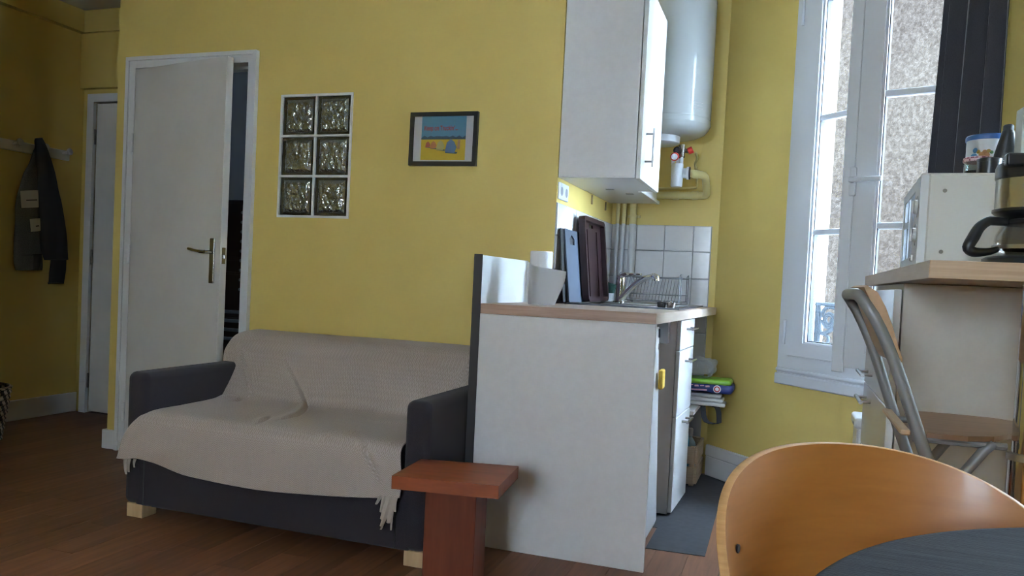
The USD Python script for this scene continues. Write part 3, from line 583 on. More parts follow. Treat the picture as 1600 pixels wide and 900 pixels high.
for i in range(18):
    x = x0+.012+i*(x1-x0-.02)/17.5; obj('upright_wire', cyl((x-.016, y0+.02, .966), (x+.004, y0, 1.089), .0019, 6), WIRE, t, smooth=False)
for i in range(10): obj('cross_wire', cyl((x0+.02+i*.03, y0+.02, .967), (x0+.02+i*.03, y1-.02, .967), .0017, 6), WIRE, t, smooth=False)
for x in (x0, x1):
    for y in (y0, y1): obj('corner_loop', tube(smoothpath([(x, y, .956), (x, y, 1.10), (x-.004, y+.006, 1.112), (x-.010, y+.012, 1.10), (x-.010, y+.012, .966)], 4), .0027, 6), WIRE, t, smooth=False)
t = thing('sink_strainer', 'small black and steel sink strainer at the right end of the sink edge', 'strainer', (-.50, 3.66, .95))
for i, x in enumerate((-.530, -.490)):
    c = (x, 3.535, 0)
    obj('basket', lathe([(0, .9497), (.016, .9497), (.019, .955), (.020, .972), (.017, .974), (.015, .958), (0, .957)], c, 20), BLK if i == 0 else NICKEL, t); obj('grip', lathe([(0, .957), (.004, .957), (.006, .972), (.006, .978), (0, .979)], c, 12), CHROME, t)
t = thing('soap_dish', 'white cup holding a green and brown scouring sponge beside the tap', 'cup', (-.925, 4.22, .95))
obj('cup', lathe([(0, .950), (.030, .950), (.033, .955), (.036, .995), (.033, .995), (.030, .958), (0, .957)], (-.925, 4.22, 0), 24), PVC, t)
obj('scouring_sponge', rot(rbx(-.952, -.90, 4.205, 4.240, .96, 1.050, .006), 14, [0, 1, 0], (-.925, 4.22, .96)), pm('green_scourer', (.03, .09, .07), .9, bump=.8), label='green and brown scouring sponge standing in the white cup', cat='sponge')
obj('sponge_pad', rot(rbx(-.960, -.945, 4.20, 4.245, .985, 1.052, .005), 14, [0, 1, 0], (-.925, 4.22, .96)), pm('brown_sponge', (.30, .20, .09), .9, bump=.8), label='small brown sponge pad behind the green scourer in the cup', cat='sponge')
# boards leaning on the kitchen wall
def lean(m, z=.9425, deg=4.0, x=-.985): return rot(m, deg, [0, 1, 0], (x, 0, z))
def board(poly, x0, x1): return plate_yz(poly, x0, x1)
hole = Polygon([(3.455+.065, 1.222), (3.455+.145, 1.222), (3.455+.150, 1.250), (3.455+.105, 1.268), (3.455+.062, 1.250)])
t = thing('black_board', 'black board leaning furthest back behind the grey cutting board', 'board', (-.99, 3.55, .95))
obj('board', rot(board(rrect(3.455, 3.72, .9513, 1.283, .008), -.962, -.957), -5, [0, 1, 0], (-.957, 0, .9513)), BLKM, t, smooth=False)
t = thing('grey_cutting_board', 'grey-blue cutting board with a handle hole leaning beside the paper roll', 'cutting board', (-.95, 3.6, .95))
obj('board', rot(board(rrect(3.500, 3.775, .9515, 1.285, .008).difference(affinity.translate(hole, .055, -.005)), -.948, -.940), -6.5, [0, 1, 0], (-.94, 0, .9515)), BOARDG, t, smooth=False)
t = thing('aubergine_tray', 'tall dark aubergine tray with rounded top leaning right of the grey cutting board', 'tray', (-.94, 3.95, .95))
o = rrect(3.72, 4.165, .9555, 1.368, .03); inn = o.buffer(-.022); slot = rrect(3.90, 3.98, 1.322, 1.340, .008)
tr = [board(o.difference(slot), -.934, -.926), board(o.difference(inn), -.926, -.902), board(sbox(3.84, .98, 3.85, 1.31).union(sbox(4.04, .98, 4.05, 1.31)), -.926, -.921)]
obj('tray', [rot(m, -6, [0, 1, 0], (-.90, 0, .9515)) for m in tr], BOARDP, t, smooth=False)
# paper roll
t = thing('paper_roll', 'white kitchen paper roll standing on the worktop near the partition', 'paper roll', (-.965, 3.12, .942))
PX, PY = -.958, 3.10
obj('roll', lathe([(.020, .943), (.044, .943), (.046, .948), (.046, 1.155), (.043, 1.159), (.020, 1.159), (.020, .943)], (PX, PY, 0), 40), PAPER, t)
G = []
for i, v in enumerate(np.linspace(0, 1, 22)):
    row = []
    for j, u in enumerate(np.linspace(0, 1, 26)):
        a = math.radians(215+u*85)
        if u < .45: p = np.array([PX+.0485*math.cos(a), PY+.0485*math.sin(a)])
        else:
            a0 = math.radians(215+.45*85); q = (u-.45)/.55; p = np.array([PX+.0485*math.cos(a0), PY+.0485*math.sin(a0)])+np.array([.135-.035*(1-v), -.012+.01*math.sin(v*3)])*q
        z = .946+v*(.165-.030*u)
        row.append([p[0]+.004*math.sin(v*5+u*4)*u, p[1]+.006*math.sin(v*4+u*6)*u, z])
    G.append(row)
obj('loose_sheet', sheet(np.array(G), .0012), SHEETP, t, smooth=True)

# wall picture
t = thing('framed_picture', 'black framed blue and yellow cartoon print on the yellow wall', 'picture', (-1.570, 3.45, 1.68))
TILT = lambda m: rot(m, 0.35, [0, 1, 0], (-1.57, 3.44, 1.68))
px0, px1, pz0, pz1 = -1.742, -1.399, 1.556, 1.805
fr = mbx(px0, px1, 3.428, 3.449, pz0, pz1)-mbx(px0+.019, px1-.019, 3.3, 3.5, pz0+.019, pz1-.019)
obj('frame', TILT(fr), BLK, t, smooth=False); obj('mat_board', TILT(bx(px0+.018, px1-.018, 3.437, 3.442, pz0+.018, pz1-.018)), pm('mat_white', (.74, .72, .74), .5), t, smooth=False)
ax0, ax1, az0, az1 = -1.683, -1.457, 1.583, 1.787; hz = az0+.47*(az1-az0)
q = obj('print_ground', TILT(bx(ax0, ax1, 3.4362, 3.4372, az0, hz)), pm('print_yellow', (.72, .50, .04), .4), t, smooth=False)
obj('print_sky', TILT(bx(ax0, ax1, 3.4362, 3.4372, hz, az1)), pm('print_blue', (.12, .34, .50), .4), t, smooth=False)
HILL = pm('print_dark_blue', (.06, .14, .22), .5)
obj('print_hills', TILT(plate_xz([(ax0, hz)]+[(x, hz+.006+.012*abs(math.sin(i*1.7))) for i, x in enumerate(np.linspace(ax0, ax1, 15))]+[(ax1, hz)], 3.4352, 3.4362)), HILL, t, smooth=False)
tx = meshkit.text_mesh("Keep on Truckin'...", .0125, .0008, True); tx.apply_transform(trimesh.transformations.rotation_matrix(math.pi/2, [1, 0, 0])); tx.apply_scale([.172/np.ptp(tx.vertices[:, 0]), 1, 1.65]); tx.apply_translation([ax0+.014-tx.bounds[0][0], 3.4360, az1-.066])
obj('print_lettering', TILT(tx), pm('print_red', (.45, .05, .03), .5), t, smooth=False)
FIG = [(.034, .7, (.45, .10, .08)), (.062, .9, (.60, .22, .10)), (.098, 1.15, (.55, .50, .22)), (.150, 1.6, (.12, .24, .46))]
for i, (dx, sc, c) in enumerate(FIG):   # a plain row of rounded boulders
    X, Z = ax0+dx, hz-.018-.012*sc
    P = Polygon([(-.013, -.012), (.012, -.013), (.017, .000), (.010, .014), (.002, .020), (-.008, .012)]).buffer(.003)
    obj('print_boulder', TILT(plate_xz(affinity.scale(affinity.translate(P, X, Z), sc, sc, origin=(X, Z)), 3.4350, 3.4360)), pm(f'print_shape_{i}', c, .5), t, smooth=False)
    obj('print_shadow', TILT(plate_xz(affinity.scale(affinity.translate(Polygon([(-.016, -.016), (.020, -.019), (.024, -.014), (-.01, -.011)]), X, Z), sc, sc, origin=(X, Z)), 3.4355, 3.4362)), HILL, t, smooth=False)
obj('print_block', TILT(plate_xz([(ax0+.186, hz-.045), (ax0+.198, hz-.046), (ax0+.200, hz-.004), (ax0+.188, hz-.002)], 3.4350, 3.4360)), pm('print_tan', (.50, .28, .16), .5), t, smooth=False)
obj('glazing', TILT(bx(px0+.018, px1-.018, 3.4315, 3.4325, pz0+.018, pz1-.018)), glass('picture_glass', (.97, .97, .97), .02), t, smooth=False)
# ---------------------------------------------------------------- sofa
t = thing('sofa', 'small charcoal fabric two-seat sofa against the yellow wall', 'sofa', (-1.845, 2.98, 0))
SX0, SX1 = -2.525, -1.168
obj('base', rbx(SX0+.06, SX1-.06, 2.552, 3.30, .052, .31, .012), DARKFAB, t)
obj('seat_cushion', rbx(-2.428, -1.268, 2.556, 3.12, .30, .414, .035), DARKFAB, t)
def arm(x0, x1, inner):
    p = []
    m = tm(rbx(x0, x1, 2.55, 3.26, .052, .592, .030, 24)); return m
obj('arm', arm(SX0, -2.425, 1), DARKFAB, t); obj('arm', arm(-1.268, SX1, -1), DARKFAB, t)
bk = tm(m3.Manifold.batch_hull([m3.Manifold.sphere(r, 20).translate(p) for p, r in (((SX0+.055, 3.36, .645), .055), ((SX1-.055, 3.36, .645), .055), ((SX0+.06, 3.25, .62), .06), ((SX1-.06, 3.25, .62), .06), ((SX0+.05, 3.37, .12), .05), ((SX1-.05, 3.37, .12), .05), ((SX0+.06, 3.12, .38), .06), ((SX1-.06, 3.12, .38), .06))]))
obj('backrest', bk, DARKFAB, t)
for x0, x1 in ((-2.508, -2.428), (-1.250, -1.170)):
    for y0, y1 in ((2.556, 2.636), (3.28, 3.36)): obj('leg', bx(x0, x1, y0, y1, 0, .056, .002), BEECH, t)
for x in (-2.42, -1.285): obj('seam', tube([(x, 2.5515, z) for z in np.linspace(.06, .30, 6)], .0022, 6), BLKM, t)

# the throw: rows along the cloth (y, z, left x, right x)
ROWS = [(3.432, .50, -2.50, -1.19), (3.435, .62, -2.505, -1.19), (3.418, .690, -2.505, -1.185), (3.36, .718, -2.50, -1.180), (3.28, .711, -2.515, -1.180), (3.225, .692, -2.530, -1.180), (3.17, .645, -2.530, -1.180), (3.115, .565, -2.50, -1.20), (3.055, .48, -2.445, -1.258),
        (3.01, .435, -2.428, -1.272), (2.94, .4255, -2.424, -1.274), (2.80, .4235, -2.424, -1.274), (2.66, .4235, -2.424, -1.275), (2.585, .4195, -2.430, -1.276), (2.550, .398, -2.455, -1.270), (2.540, .365, -2.485, -1.262), (2.538, .31, -2.515, -1.256)]
R0 = np.array([(y, z) for y, z, _, _ in ROWS]); L0 = np.r_[0, np.cumsum(np.linalg.norm(np.diff(R0, axis=0), axis=1))]
hem = PchipInterpolator([-2.56, -2.50, -2.43, -2.36, -2.18, -1.88, -1.6, -1.40, -1.27], [.238, .240, .250, .245, .212, .200, .214, .232, .248])
NV, NU = 220, 250
fy, fz = PchipInterpolator(L0, R0[:, 0]), PchipInterpolator(L0, R0[:, 1]); fl_, fr_ = PchipInterpolator(L0, [r[2] for r in ROWS]), PchipInterpolator(L0, [r[3] for r in ROWS])
lv = np.linspace(0, L0[-1], NV); G = np.zeros((NV+24, NU, 3)); LL = np.zeros((NV+24, NU))
u = np.linspace(0, 1, NU)
for i, l in enumerate(lv):
    G[i, :, 0] = fl_(l)+(fr_(l)-fl_(l))*u; G[i, :, 1] = fy(l); G[i, :, 2] = fz(l); LL[i] = l
for k in range(24):
    q = (k+1)/24; xl = -2.515-.018*q; xx = xl+(-1.256-xl)*u; h = hem(xx)
    G[NV+k, :, 0] = xx; G[NV+k, :, 1] = 2.538-.004*q; G[NV+k, :, 2] = .31+(h-.31)*q; LL[NV+k] = L0[-1]+.10*q
N = np.cross(np.gradient(G, axis=1), np.gradient(G, axis=0)); N /= np.linalg.norm(N, axis=2, keepdims=True); N *= np.sign((N*np.array([0, -1, 1])).sum(2, keepdims=True)+1e-9)
D = np.zeros(G.shape[:2]); XX = G[:, :, 0]
D += .006*np.clip(meshkit.fbm(np.stack([XX*4, LL*5, XX*0], -1).reshape(-1, 3), 3, seed=2).reshape(XX.shape)+.2, 0, 1)
def ridge(P, w, a, sharp=.16):
    """A fold along P, given as (x, length down the cloth): steep on one side, easy on the other."""
    P = smoothpath(np.c_[np.array(P, float), np.zeros(len(P))], 8)[:, :2]
    Q = np.stack([XX, LL], -1); d = np.full(XX.shape, 9.); sd = np.zeros(XX.shape); f = np.zeros(XX.shape)
    for i in range(len(P)-1):
        a0, b0 = P[i], P[i+1]; ab = b0-a0; s = np.clip(((Q-a0)@ab)/(ab@ab+1e-12), 0, 1); c = a0+s[..., None]*ab; e = np.linalg.norm(Q-c, axis=2)
        m = e < d; d = np.where(m, e, d); sd = np.where(m, np.sign(ab[0]*(Q[..., 1]-a0[1])-ab[1]*(Q[..., 0]-a0[0])), sd); f = np.where(m, math.sin(math.pi*min(1, max(0, (i+.5)/(len(P)-1))))**.6, f)
    e = d*sd; return a*f*(np.exp(-(np.where(e > 0, e/w, e/(w*sharp)))**2)-.75*np.exp(-((e+w*.42)/(w*.20))**2))
top = float(L0[4]); cre = float(L0[9])
D += ridge([(-2.17, .52), (-2.107, .592), (-2.042, .658), (-1.99, .716), (-1.945, .803), (-1.895, .95), (-1.886, 1.06)], .030, .017)
D += ridge([(-2.46, .45), (-2.38, .56), (-2.31, .65), (-2.275, .73)], .024, .015)
D += ridge([(-2.41, .73), (-2.345, .74), (-2.30, .765), (-2.31, .80)], .022, .018)
D += ridge([(-1.96, 1.02), (-1.935, 1.08), (-1.915, 1.15)], .024, .010)
D += ridge([(-1.56, .86), (-1.47, .868), (-1.40, .866), (-1.30, .86)], .020, .010)
D += ridge([(-1.24, .38), (-1.28, .45), (-1.30, .56)], .022, .010)
D += ridge([(-1.64, 1.19), (-1.56, 1.13), (-1.50, 1.08)], .030, .007)
D += ridge([(-1.45, cre+.44), (-1.37, cre+.54), (-1.33, cre+.60)], .040, .008)
D = gaussian_filter(D, 1.0); G = G+N*(D[..., None]+.008)
THROW = usdkit.material(stage, '/World/Looks/herringbone_throw', {'tc': ('texture_coordinate', {}), 'sx': ('separate_xyz', {}), 'pp': ('math', {'math_type': 'pingpong', 'value2': .0085}), 'ad': ('math', {'math_type': 'add'}), 'a2': ('math', {'math_type': 'subtract'}), 'ml': ('math', {'math_type': 'multiply', 'value2': 900.0}), 'sn': ('math', {'math_type': 'sine'}),
    'mr': ('map_range', {'from_min': -1.0, 'from_max': 1.0, 'to_min': 0.0, 'to_max': 1.0}), 'rp': ('rgb_ramp', {'ramp': [(.2, (.39, .32, .285)), (.8, (.51, .43, .39))]}), 'nz': ('noise_texture', {'scale': 500.0, 'detail': 2.0}), 'mx': ('mix', {'mix_type': 'overlay', 'fac': .3}),
    'b': ('bump', {'strength': .35, 'distance': .002}), 'p': ('principled_bsdf', {'roughness': .95, 'sheen_weight': .2})},
    [('tc.object', 'sx.vector'), ('sx.x', 'pp.value1'), ('sx.z', 'ad.value1'), ('pp.value', 'ad.value2'), ('ad.value', 'a2.value1'), ('sx.y', 'a2.value2'), ('a2.value', 'ml.value1'), ('ml.value', 'sn.value1'), ('sn.value', 'mr.value'), ('mr.result', 'rp.fac'), ('tc.object', 'nz.vector'), ('rp.color', 'mx.color1'), ('nz.fac', 'mx.color2'),
     ('mx.color', 'p.base_color'), ('mr.result', 'b.height'), ('b.normal', 'p.normal')], surface='p.BSDF')
t = thing('throw_blanket', 'beige herringbone throw spread over the sofa back and seat', 'blanket', (-1.845, 2.98, .4))
obj('cloth', sheet(G, .005), THROW, t, smooth=True)
FR = pm('throw_fringe', (.42, .36, .32), .95)
pr = random.Random(5)
def strand(x, z0, dz, dx, w, y=2.532):
    P = smoothpath([(x, y, z0), (x+dx*.4, y-.006, z0-dz*.5), (x+dx, y-.004, z0-dz)], 5); wd = np.linspace(w, w*.45, len(P))
    return sheet(np.array([[p-np.array([a, 0, 0]), p+np.array([0, -.004, 0]), p+np.array([a, 0, 0])] for p, a in zip(P, wd)]), .003)
for (x, dz, dx, w) in ((-2.495, .065, .008, .010), (-2.478, .055, .004, .010), (-2.448, .032, .002, .007)): obj('tassel', strand(x, .245, dz, dx, w), FR, t)
for (x, dz, dx, w) in ((-1.33, .035, -.018, .008), (-1.315, .06, -.012, .010), (-1.300, .085, -.022, .014), (-1.292, .11, -.030, .012), (-1.284, .095, -.012, .014), (-1.276, .05, .004, .012), (-1.288, .125, -.040, .006), (-1.28, .12, -.006, .005)): obj('tassel', strand(x, .252, dz, dx, w, 2.530-pr.random()*.01), FR, t)

# side table
t = thing('side_table', 'low reddish brown wooden side table on a square column', 'table', (-1.0, 2.44, 0), 8)
P4 = [(-1.165, 2.272), (-.82, 2.325), (-.852, 2.612), (-1.188, 2.535)]
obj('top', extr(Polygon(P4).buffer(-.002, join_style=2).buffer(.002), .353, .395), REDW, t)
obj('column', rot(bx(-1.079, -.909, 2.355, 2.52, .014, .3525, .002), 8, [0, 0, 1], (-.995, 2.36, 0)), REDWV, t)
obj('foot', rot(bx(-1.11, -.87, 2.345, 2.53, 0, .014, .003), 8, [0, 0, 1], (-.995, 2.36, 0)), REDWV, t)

# ---------------------------------------------------------------- hall things
t = thing('coat_rack', 'white wooden peg rail on the hall wall', 'coat rack', (-4.6, 3.6, 1.73))
obj('rail', bx(-4.599, -4.580, 3.10, 4.085, 1.690, 1.755, .005), GLOSSW, t)
for y in (3.30, 3.676, 3.86, 4.036): obj('peg', mv(rot(lathe([(0, 0), (.011, 0), (.010, .035), (.021, .048), (.022, .058), (.014, .066), (0, .068)], n=18), 80, [0, 1, 0], (0, 0, 0)), (-4.581, y, 1.735)), GLOSSW, t)
t = thing('jacket', 'grey and black padded jacket hanging from the peg rail', 'jacket', (-4.5, 3.9, 1.3))
KX = -4.51
def hang(rows, th, xo, seed, n=36):
    V, F = [], []; rows = [((a, b), (c, d), k) for a, b, c, d, k in rows]
    ts = np.linspace(0, 1, 40); src = np.linspace(0, 1, len(rows)); A = PchipInterpolator(src, np.array([r[0] for r in rows])); B = PchipInterpolator(src, np.array([r[1] for r in rows])); K = PchipInterpolator(src, [r[2] for r in rows])
    an = np.linspace(0, 2*np.pi, n, endpoint=False)
    for tt in ts:
        a, b, k = A(tt), B(tt), float(K(tt)); c = (a+b)/2; h = (b-a)/2
        V.append(np.stack([np.maximum(xo+k*th*np.sin(an), -4.578+.002*np.cos(an)), c[0]+h[0]*np.cos(an), c[1]+h[1]*np.cos(an)], 1))
    V = np.vstack(V)
    for i in range(len(ts)-1):
        for j in range(n): k = (j+1) % n; F += [(i*n+j, (i+1)*n+k, i*n+k), (i*n+j, (i+1)*n+j, (i+1)*n+k)]
    V = np.vstack([V, V[:n].mean(0), V[-n:].mean(0)]); c0, c1 = len(V)-2, len(V)-1; m = (len(ts)-1)*n
    for j in range(n): k = (j+1) % n; F += [(c0, j, k), (c1, m+k, m+j)]
    o = trimesh.Trimesh(V, F, process=False); w = meshkit.fbm(o.vertices*np.array([6, 11, 3.2]), 3, seed=seed)*.028; o.vertices += o.vertex_normals*w[:, None]; o.vertices[:, 0] = np.maximum(o.vertices[:, 0], -4.578)
    return o
GREYF = pm('grey_knit', (.16, .155, .16), .95, col2=(.11, .105, .11), scale=160, bump=.5, bscale=300); DKF = pm('black_padded_fabric', (.018, .017, .020), .75, bump=.3, bscale=60)
obj('body', hang([(3.7523, 1.7401, 3.7882, 1.7464, 0.3), (3.7154, 1.6389, 3.8003, 1.6524, 0.6), (3.6547, 1.4808, 3.8235, 1.5029, 0.8), (3.6254, 1.3135, 3.8382, 1.3346, 1), (3.627, 1.1185, 3.8448, 1.1319, 1), (3.635, 0.9936, 3.849, 1.0016, 0.9), (3.6493, 0.947, 3.8414, 0.9524, 0.7)], .050, KX, 3), GREYF, t)
obj('hem', hang([(3.6331, 1.0562, 3.8377, 1.0664, 0.95), (3.639, 1.0016, 3.8349, 1.0092, 1), (3.6579, 0.9472, 3.8229, 0.9519, 0.8)], .053, KX, 8), DKF, t)
obj('sleeve', hang([(3.7306, 1.7909, 3.7844, 1.801, 0.35), (3.7051, 1.7548, 3.8036, 1.7727, 0.6), (3.7221, 1.6398, 3.8536, 1.6607, 0.8), (3.7403, 1.4883, 3.9012, 1.5092, 1), (3.7602, 1.2878, 3.9563, 1.3057, 1.1), (3.7789, 1.1292, 3.9962, 1.1426, 1.1), (3.7997, 1.0499, 4.004, 1.0594, 0.9), (3.8145, 1.0182, 4.0003, 1.0258, 0.8)], .058, KX+.045, 4), DKF, t)
obj('cuff', hang([(3.8501, 1.0437, 3.9985, 1.0504, 0.9), (3.8439, 0.9499, 3.9921, 0.9539, 1), (3.8373, 0.8683, 3.9827, 0.8701, 0.8)], .04, KX+.035, 6), DKF, t)
for o, (q, q2) in enumerate([([(3.611, 1.4367), (3.7326, 1.4557), (3.7382, 1.3493), (3.6226, 1.3335)], [(3.6512, 1.3867), (3.7255, 1.3975), (3.7257, 1.3912), (3.6514, 1.3805)]), ([(3.6808, 1.2727), (3.7516, 1.2831), (3.7564, 1.2038), (3.6921, 1.195)], [(3.7218, 1.2344), (3.744, 1.2387), (3.7442, 1.2323), (3.722, 1.2281)])]):
    tg = obj('label_tag', plate_yz(q, KX+.072, KX+.075), pm(f'tag_white_{o}', (.60, .58, .54), .8), t, 'white label tag', smooth=False)
    obj('tag_print', plate_yz(q2, KX+.075, KX+.076), BLKM, tg, smooth=False)
t = thing('woven_basket', 'black and cream chequered woven basket on the hall floor', 'basket', (-4.26, 3.20, 0))
BK = usdkit.material(stage, '/World/Looks/chequered_weave', {'tc': ('texture_coordinate', {}), 's': ('separate_xyz', {}), 'at': ('math', {'math_type': 'arctan2'}), 'm1': ('math', {'math_type': 'multiply', 'value2': 7.0}), 'm2': ('math', {'math_type': 'multiply', 'value2': 34.0}), 'cb': ('combine_xyz', {'z': .5}),
    'ck': ('checker_texture', {'color1': (.55, .47, .38), 'color2': (.03, .025, .025), 'scale': 1.0}), 'p': ('principled_bsdf', {'roughness': .6})},
    [('tc.object', 's.vector'), ('s.y', 'at.value1'), ('s.x', 'at.value2'), ('at.value', 'm1.value1'), ('s.z', 'm2.value1'), ('m1.value', 'cb.x'), ('m2.value', 'cb.y'), ('cb.vector', 'ck.vector'), ('ck.color', 'p.base_color')], surface='p.BSDF')
prof = [(0, .004), (.15, .004)]+[(.15+.045*(z/.30)+.004*math.sin(z*214), z) for z in np.linspace(.006, .30, 56)]+[(.19, .302), (.185, .295), (.14, .012), (0, .012)]
obj('basket_wall', lathe(prof, (-4.26, 3.20, 0), 64), BK, t, smooth=True)
obj('rim', lathe([(.185+.009*math.cos(a), .300+.009*math.sin(a)) for a in np.linspace(0, 2*np.pi, 10)], (-4.26, 3.20, 0), 48), pm('basket_rim', (.35, .27, .20), .7, col2=(.06, .05, .05), scale=30), t)
t = thing('round_hat', 'dark round brimmed hat with an orange band on top of the basket', 'hat', (-4.27, 3.19, .25))
obj('crown', lathe([(0, .40), (.06, .395), (.10, .37), (.12, .32), (.125, .26), (0, .255)], (-4.27, 3.19, 0), 36), BLKM, t); obj('band', lathe([(.1255, .262), (.128, .265), (.1255, .305), (.122, .31)], (-4.27, 3.19, 0), 36), pm('orange_leather', (.35, .10, .03), .6), t)

# ---------------------------------------------------------------- right-hand counter
t = CT = thing('bar_counter', 'wood-edged bar counter on a round chrome leg, carrying the microwave', 'counter', (.6, 2.6, 0))
CP = Polygon([(.280, 1.920), (.93, 1.920), (.93, 2.95), (.50, 3.37), (.40, 3.48), (.280, 3.48)])
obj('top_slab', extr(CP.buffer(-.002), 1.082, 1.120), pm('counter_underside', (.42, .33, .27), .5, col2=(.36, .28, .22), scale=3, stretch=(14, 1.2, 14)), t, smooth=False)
obj('end_edge', bx(.279, .931, 1.9185, 1.9225, 1.0815, 1.1205, .001), WEDGE2, t); obj('side_edge', bx(.2785, .2825, 1.9225, 3.481, 1.0815, 1.1205, .001), pm('counter_side_edge', (.66, .56, .48), .4, col2=(.58, .47, .39), scale=3, stretch=(14, 1.2, 14)), t)
t = thing('bar_cabinet', 'cream drawer cabinet under the bar counter', 'cabinet', (.45, 2.85, 0))
CREAM = pm('cream_melamine', (.62, .585, .52), .45, col2=(.59, .555, .49), scale=30)
obj('carcass', bx(.302, .600, 2.50, 3.24, .0, 1.080, .0015), CREAM, t)
for z0, z1, hz in ((.86, 1.062, .98), (.725, .857, .772), (.50, .722, .680), (.03, .497, .45)):
    d = obj('drawer', bx(.278, .2985, 2.50, 3.24, z0, z1, .002), WLACQ, t)
    if hz < .95: obj('handle', [cyl((.245, 2.93, hz), (.245, 3.14, hz), .0065, 12), cyl((.245, 2.96, hz), (.279, 2.96, hz), .005, 10), cyl((.245, 3.11, hz), (.279, 3.11, hz), .005, 10)], STEEL, d)
t = CT; LX, LY = .493, 1.959
obj('leg_lower_tube', lathe([(0, 0), (.042, 0), (.042, .012), (.036, .014), (.036, .706), (.0345, .712), (0, .712)], (LX, LY, 0), 36), CHROME, t); obj('leg_upper_tube', lathe([(0, .71), (.029, .71), (.029, 1.074), (.030, 1.075), (.030, 1.0815), (0, 1.0815)], (LX, LY, 0), 36), CHROME, t)
obj('leg_collar', lathe([(.029, .704), (.038, .704), (.038, .718), (.029, .720)], (LX, LY, 0), 36), STEEL, t)
# microwave
MX0, MX1, MY0, MY1, MZ0, MZ1 = .345, .765, 2.475, 3.045, 1.135, 1.383
t = thing('microwave', 'cream microwave oven on the bar counter, its door facing the window', 'microwave', (MX0, MY0, 1.12))
UsdGeom.Xformable(t.prim).AddRotateZOp().Set(-2.6)
obj('case', bx(MX0, MX1, MY0, MY1, MZ0, MZ1, .004), MWCASE, t)
obj('top_cover', bx(MX0-.018, MX1-.03, MY0+.006, MY1+.002, MZ1, MZ1+.004, .001), MWCASE, t)
FRW = pm('microwave_front_white', (.74, .74, .72), .3)
obj('front_frame', mbx(MX0-.020, MX0, MY0+.002, MY1-.001, MZ0, MZ1)-mbx(MX0-.03, MX0-.006, MY0+.155, MY1-.028, MZ0+.028, MZ1-.028), FRW, t, smooth=False)
obj('door_glass', bx(MX0-.0175, MX0-.006, MY0+.156, MY1-.029, MZ0+.029, MZ1-.029), DARKGLASS, t, smooth=False)
for z in (MZ0+.085, MZ0+.165): k = obj('control_knob', mv(rot(lathe([(0, 0), (.021, 0), (.020, .007), (.018, .009), (0, .009)], n=28), -90, [0, 1, 0], (0, 0, 0)), (MX0-.020, MY0+.070, z)), FRW, t); obj('knob_grip', bx(MX0-.0345, MX0-.0285, MY0+.072, MY0+.078, z-.018, z+.018, .001), FRW, k)
obj('knob_ring', [mv(rot(lathe([(.029, 0), (.031, 0), (.031, .001), (.029, .001), (.029, 0)], n=28), -90, [0, 1, 0], (0, 0, 0)), (MX0-.0201, MY0+.070, z)) for z in (MZ0+.085, MZ0+.165)], pm('grey_print', (.35, .36, .38), .5), t)
obj('door_button', rbx(MX0-.026, MX0-.018, MY0+.105, MY0+.145, MZ0+.012, MZ0+.030, .003), FRW, t); obj('button_slot', bx(MX0-.0265, MX0-.0255, MY0+.112, MY0+.138, MZ0+.014, MZ0+.021), BLKM, t, smooth=False)
for x in (.385, .735):
    for z in (MZ0+.035, MZ1-.045): obj('screw', cyl((x, MY0+.001, z), (x, MY0-.0015, z), .0055, 12), pm(f'screw_{int(x*1000)}_{int(z*1000)}', (.20, .17, .13), .4, .8), t)
for x in (.37, .74):
    for y in (2.51, 2.97): obj('foot', cyl((x, y, 1.1205), (x, y, MZ0+.001), .014, 12), BLKM, t)
TOPZ = MZ1+.0045
def on(label, name, cat, x, y, z=TOPZ): return thing(name, label, cat, (x, y, z))
t = on('glass jar with a pink gingham lid and dark contents on the microwave', 'jam_jar', 'jar', .497, 2.66)
GING = usdkit.material(stage, '/World/Looks/gingham_lid', {'tc': ('texture_coordinate', {}), 'm': ('mapping', {'scale': (110, 110, 110)}), 'c': ('checker_texture', {'color1': (.62, .40, .42), 'color2': (.25, .07, .10), 'scale': 1.0}), 'p': ('principled_bsdf', {'roughness': .35})}, [('tc.object', 'm.vector'), ('m.vector', 'c.vector'), ('c.color', 'p.base_color')], surface='p.BSDF')
c = (.497, 2.66, TOPZ)
obj('jar', lathe([(0, 0), (.036, 0), (.038, .004), (.038, .050), (.035, .056), (.033, .056), (.0355, .050), (.0355, .006), (0, .005)], c, 32), JARGLASS, t); obj('contents', lathe([(0, .006), (.0350, .006), (.0350, .030), (0, .031)], c, 28), BLKM, t); obj('lid', lathe([(0, .070), (.036, .070), (.040, .068), (.041, .060), (.040, .056), (0, .056)], c, 36), GING, t)
t = on('white tin with a blue lid and a small floral picture on the microwave', 'storage_tin', 'tin', .545, 2.80)
c = (.545, 2.80, TOPZ)
obj('tin_body', lathe([(0, 0), (.057, 0), (.058, .003), (.058, .142), (0, .142)], c, 44), pm('tin_white', (.70, .70, .70), .3), t); obj('lid', lathe([(0, .158), (.058, .157), (.061, .153), (.061, .141), (.058, .141), (0, .142)], c, 44), pm('tin_lid_blue', (.03, .10, .28), .35), t)
FLW = [((.35, .16, .05), [(250, .085, .010), (258, .092, .008), (244, .094, .008), (252, .101, .007)]), ((.05, .16, .30), [(222, .088, .012), (225, .108, .008)]), ((.12, .25, .08), [(264, .078, .006), (238, .078, .006), (270, .100, .005)]), ((.45, .30, .06), [(262, .104, .006), (235, .103, .006)])]
for i, (col, sp) in enumerate(FLW):
    obj('floral_print', [mv(trimesh.creation.icosphere(1, r).apply_transform(np.diag([.25, 1, 1, 1])).apply_transform(trimesh.transformations.rotation_matrix(math.radians(a), [0, 0, 1])), (c[0]+.058*math.cos(math.radians(a)), c[1]+.058*math.sin(math.radians(a)), c[2]+z)) for a, z, r in sp], pm(f'floral_{i}', col, .5), t)
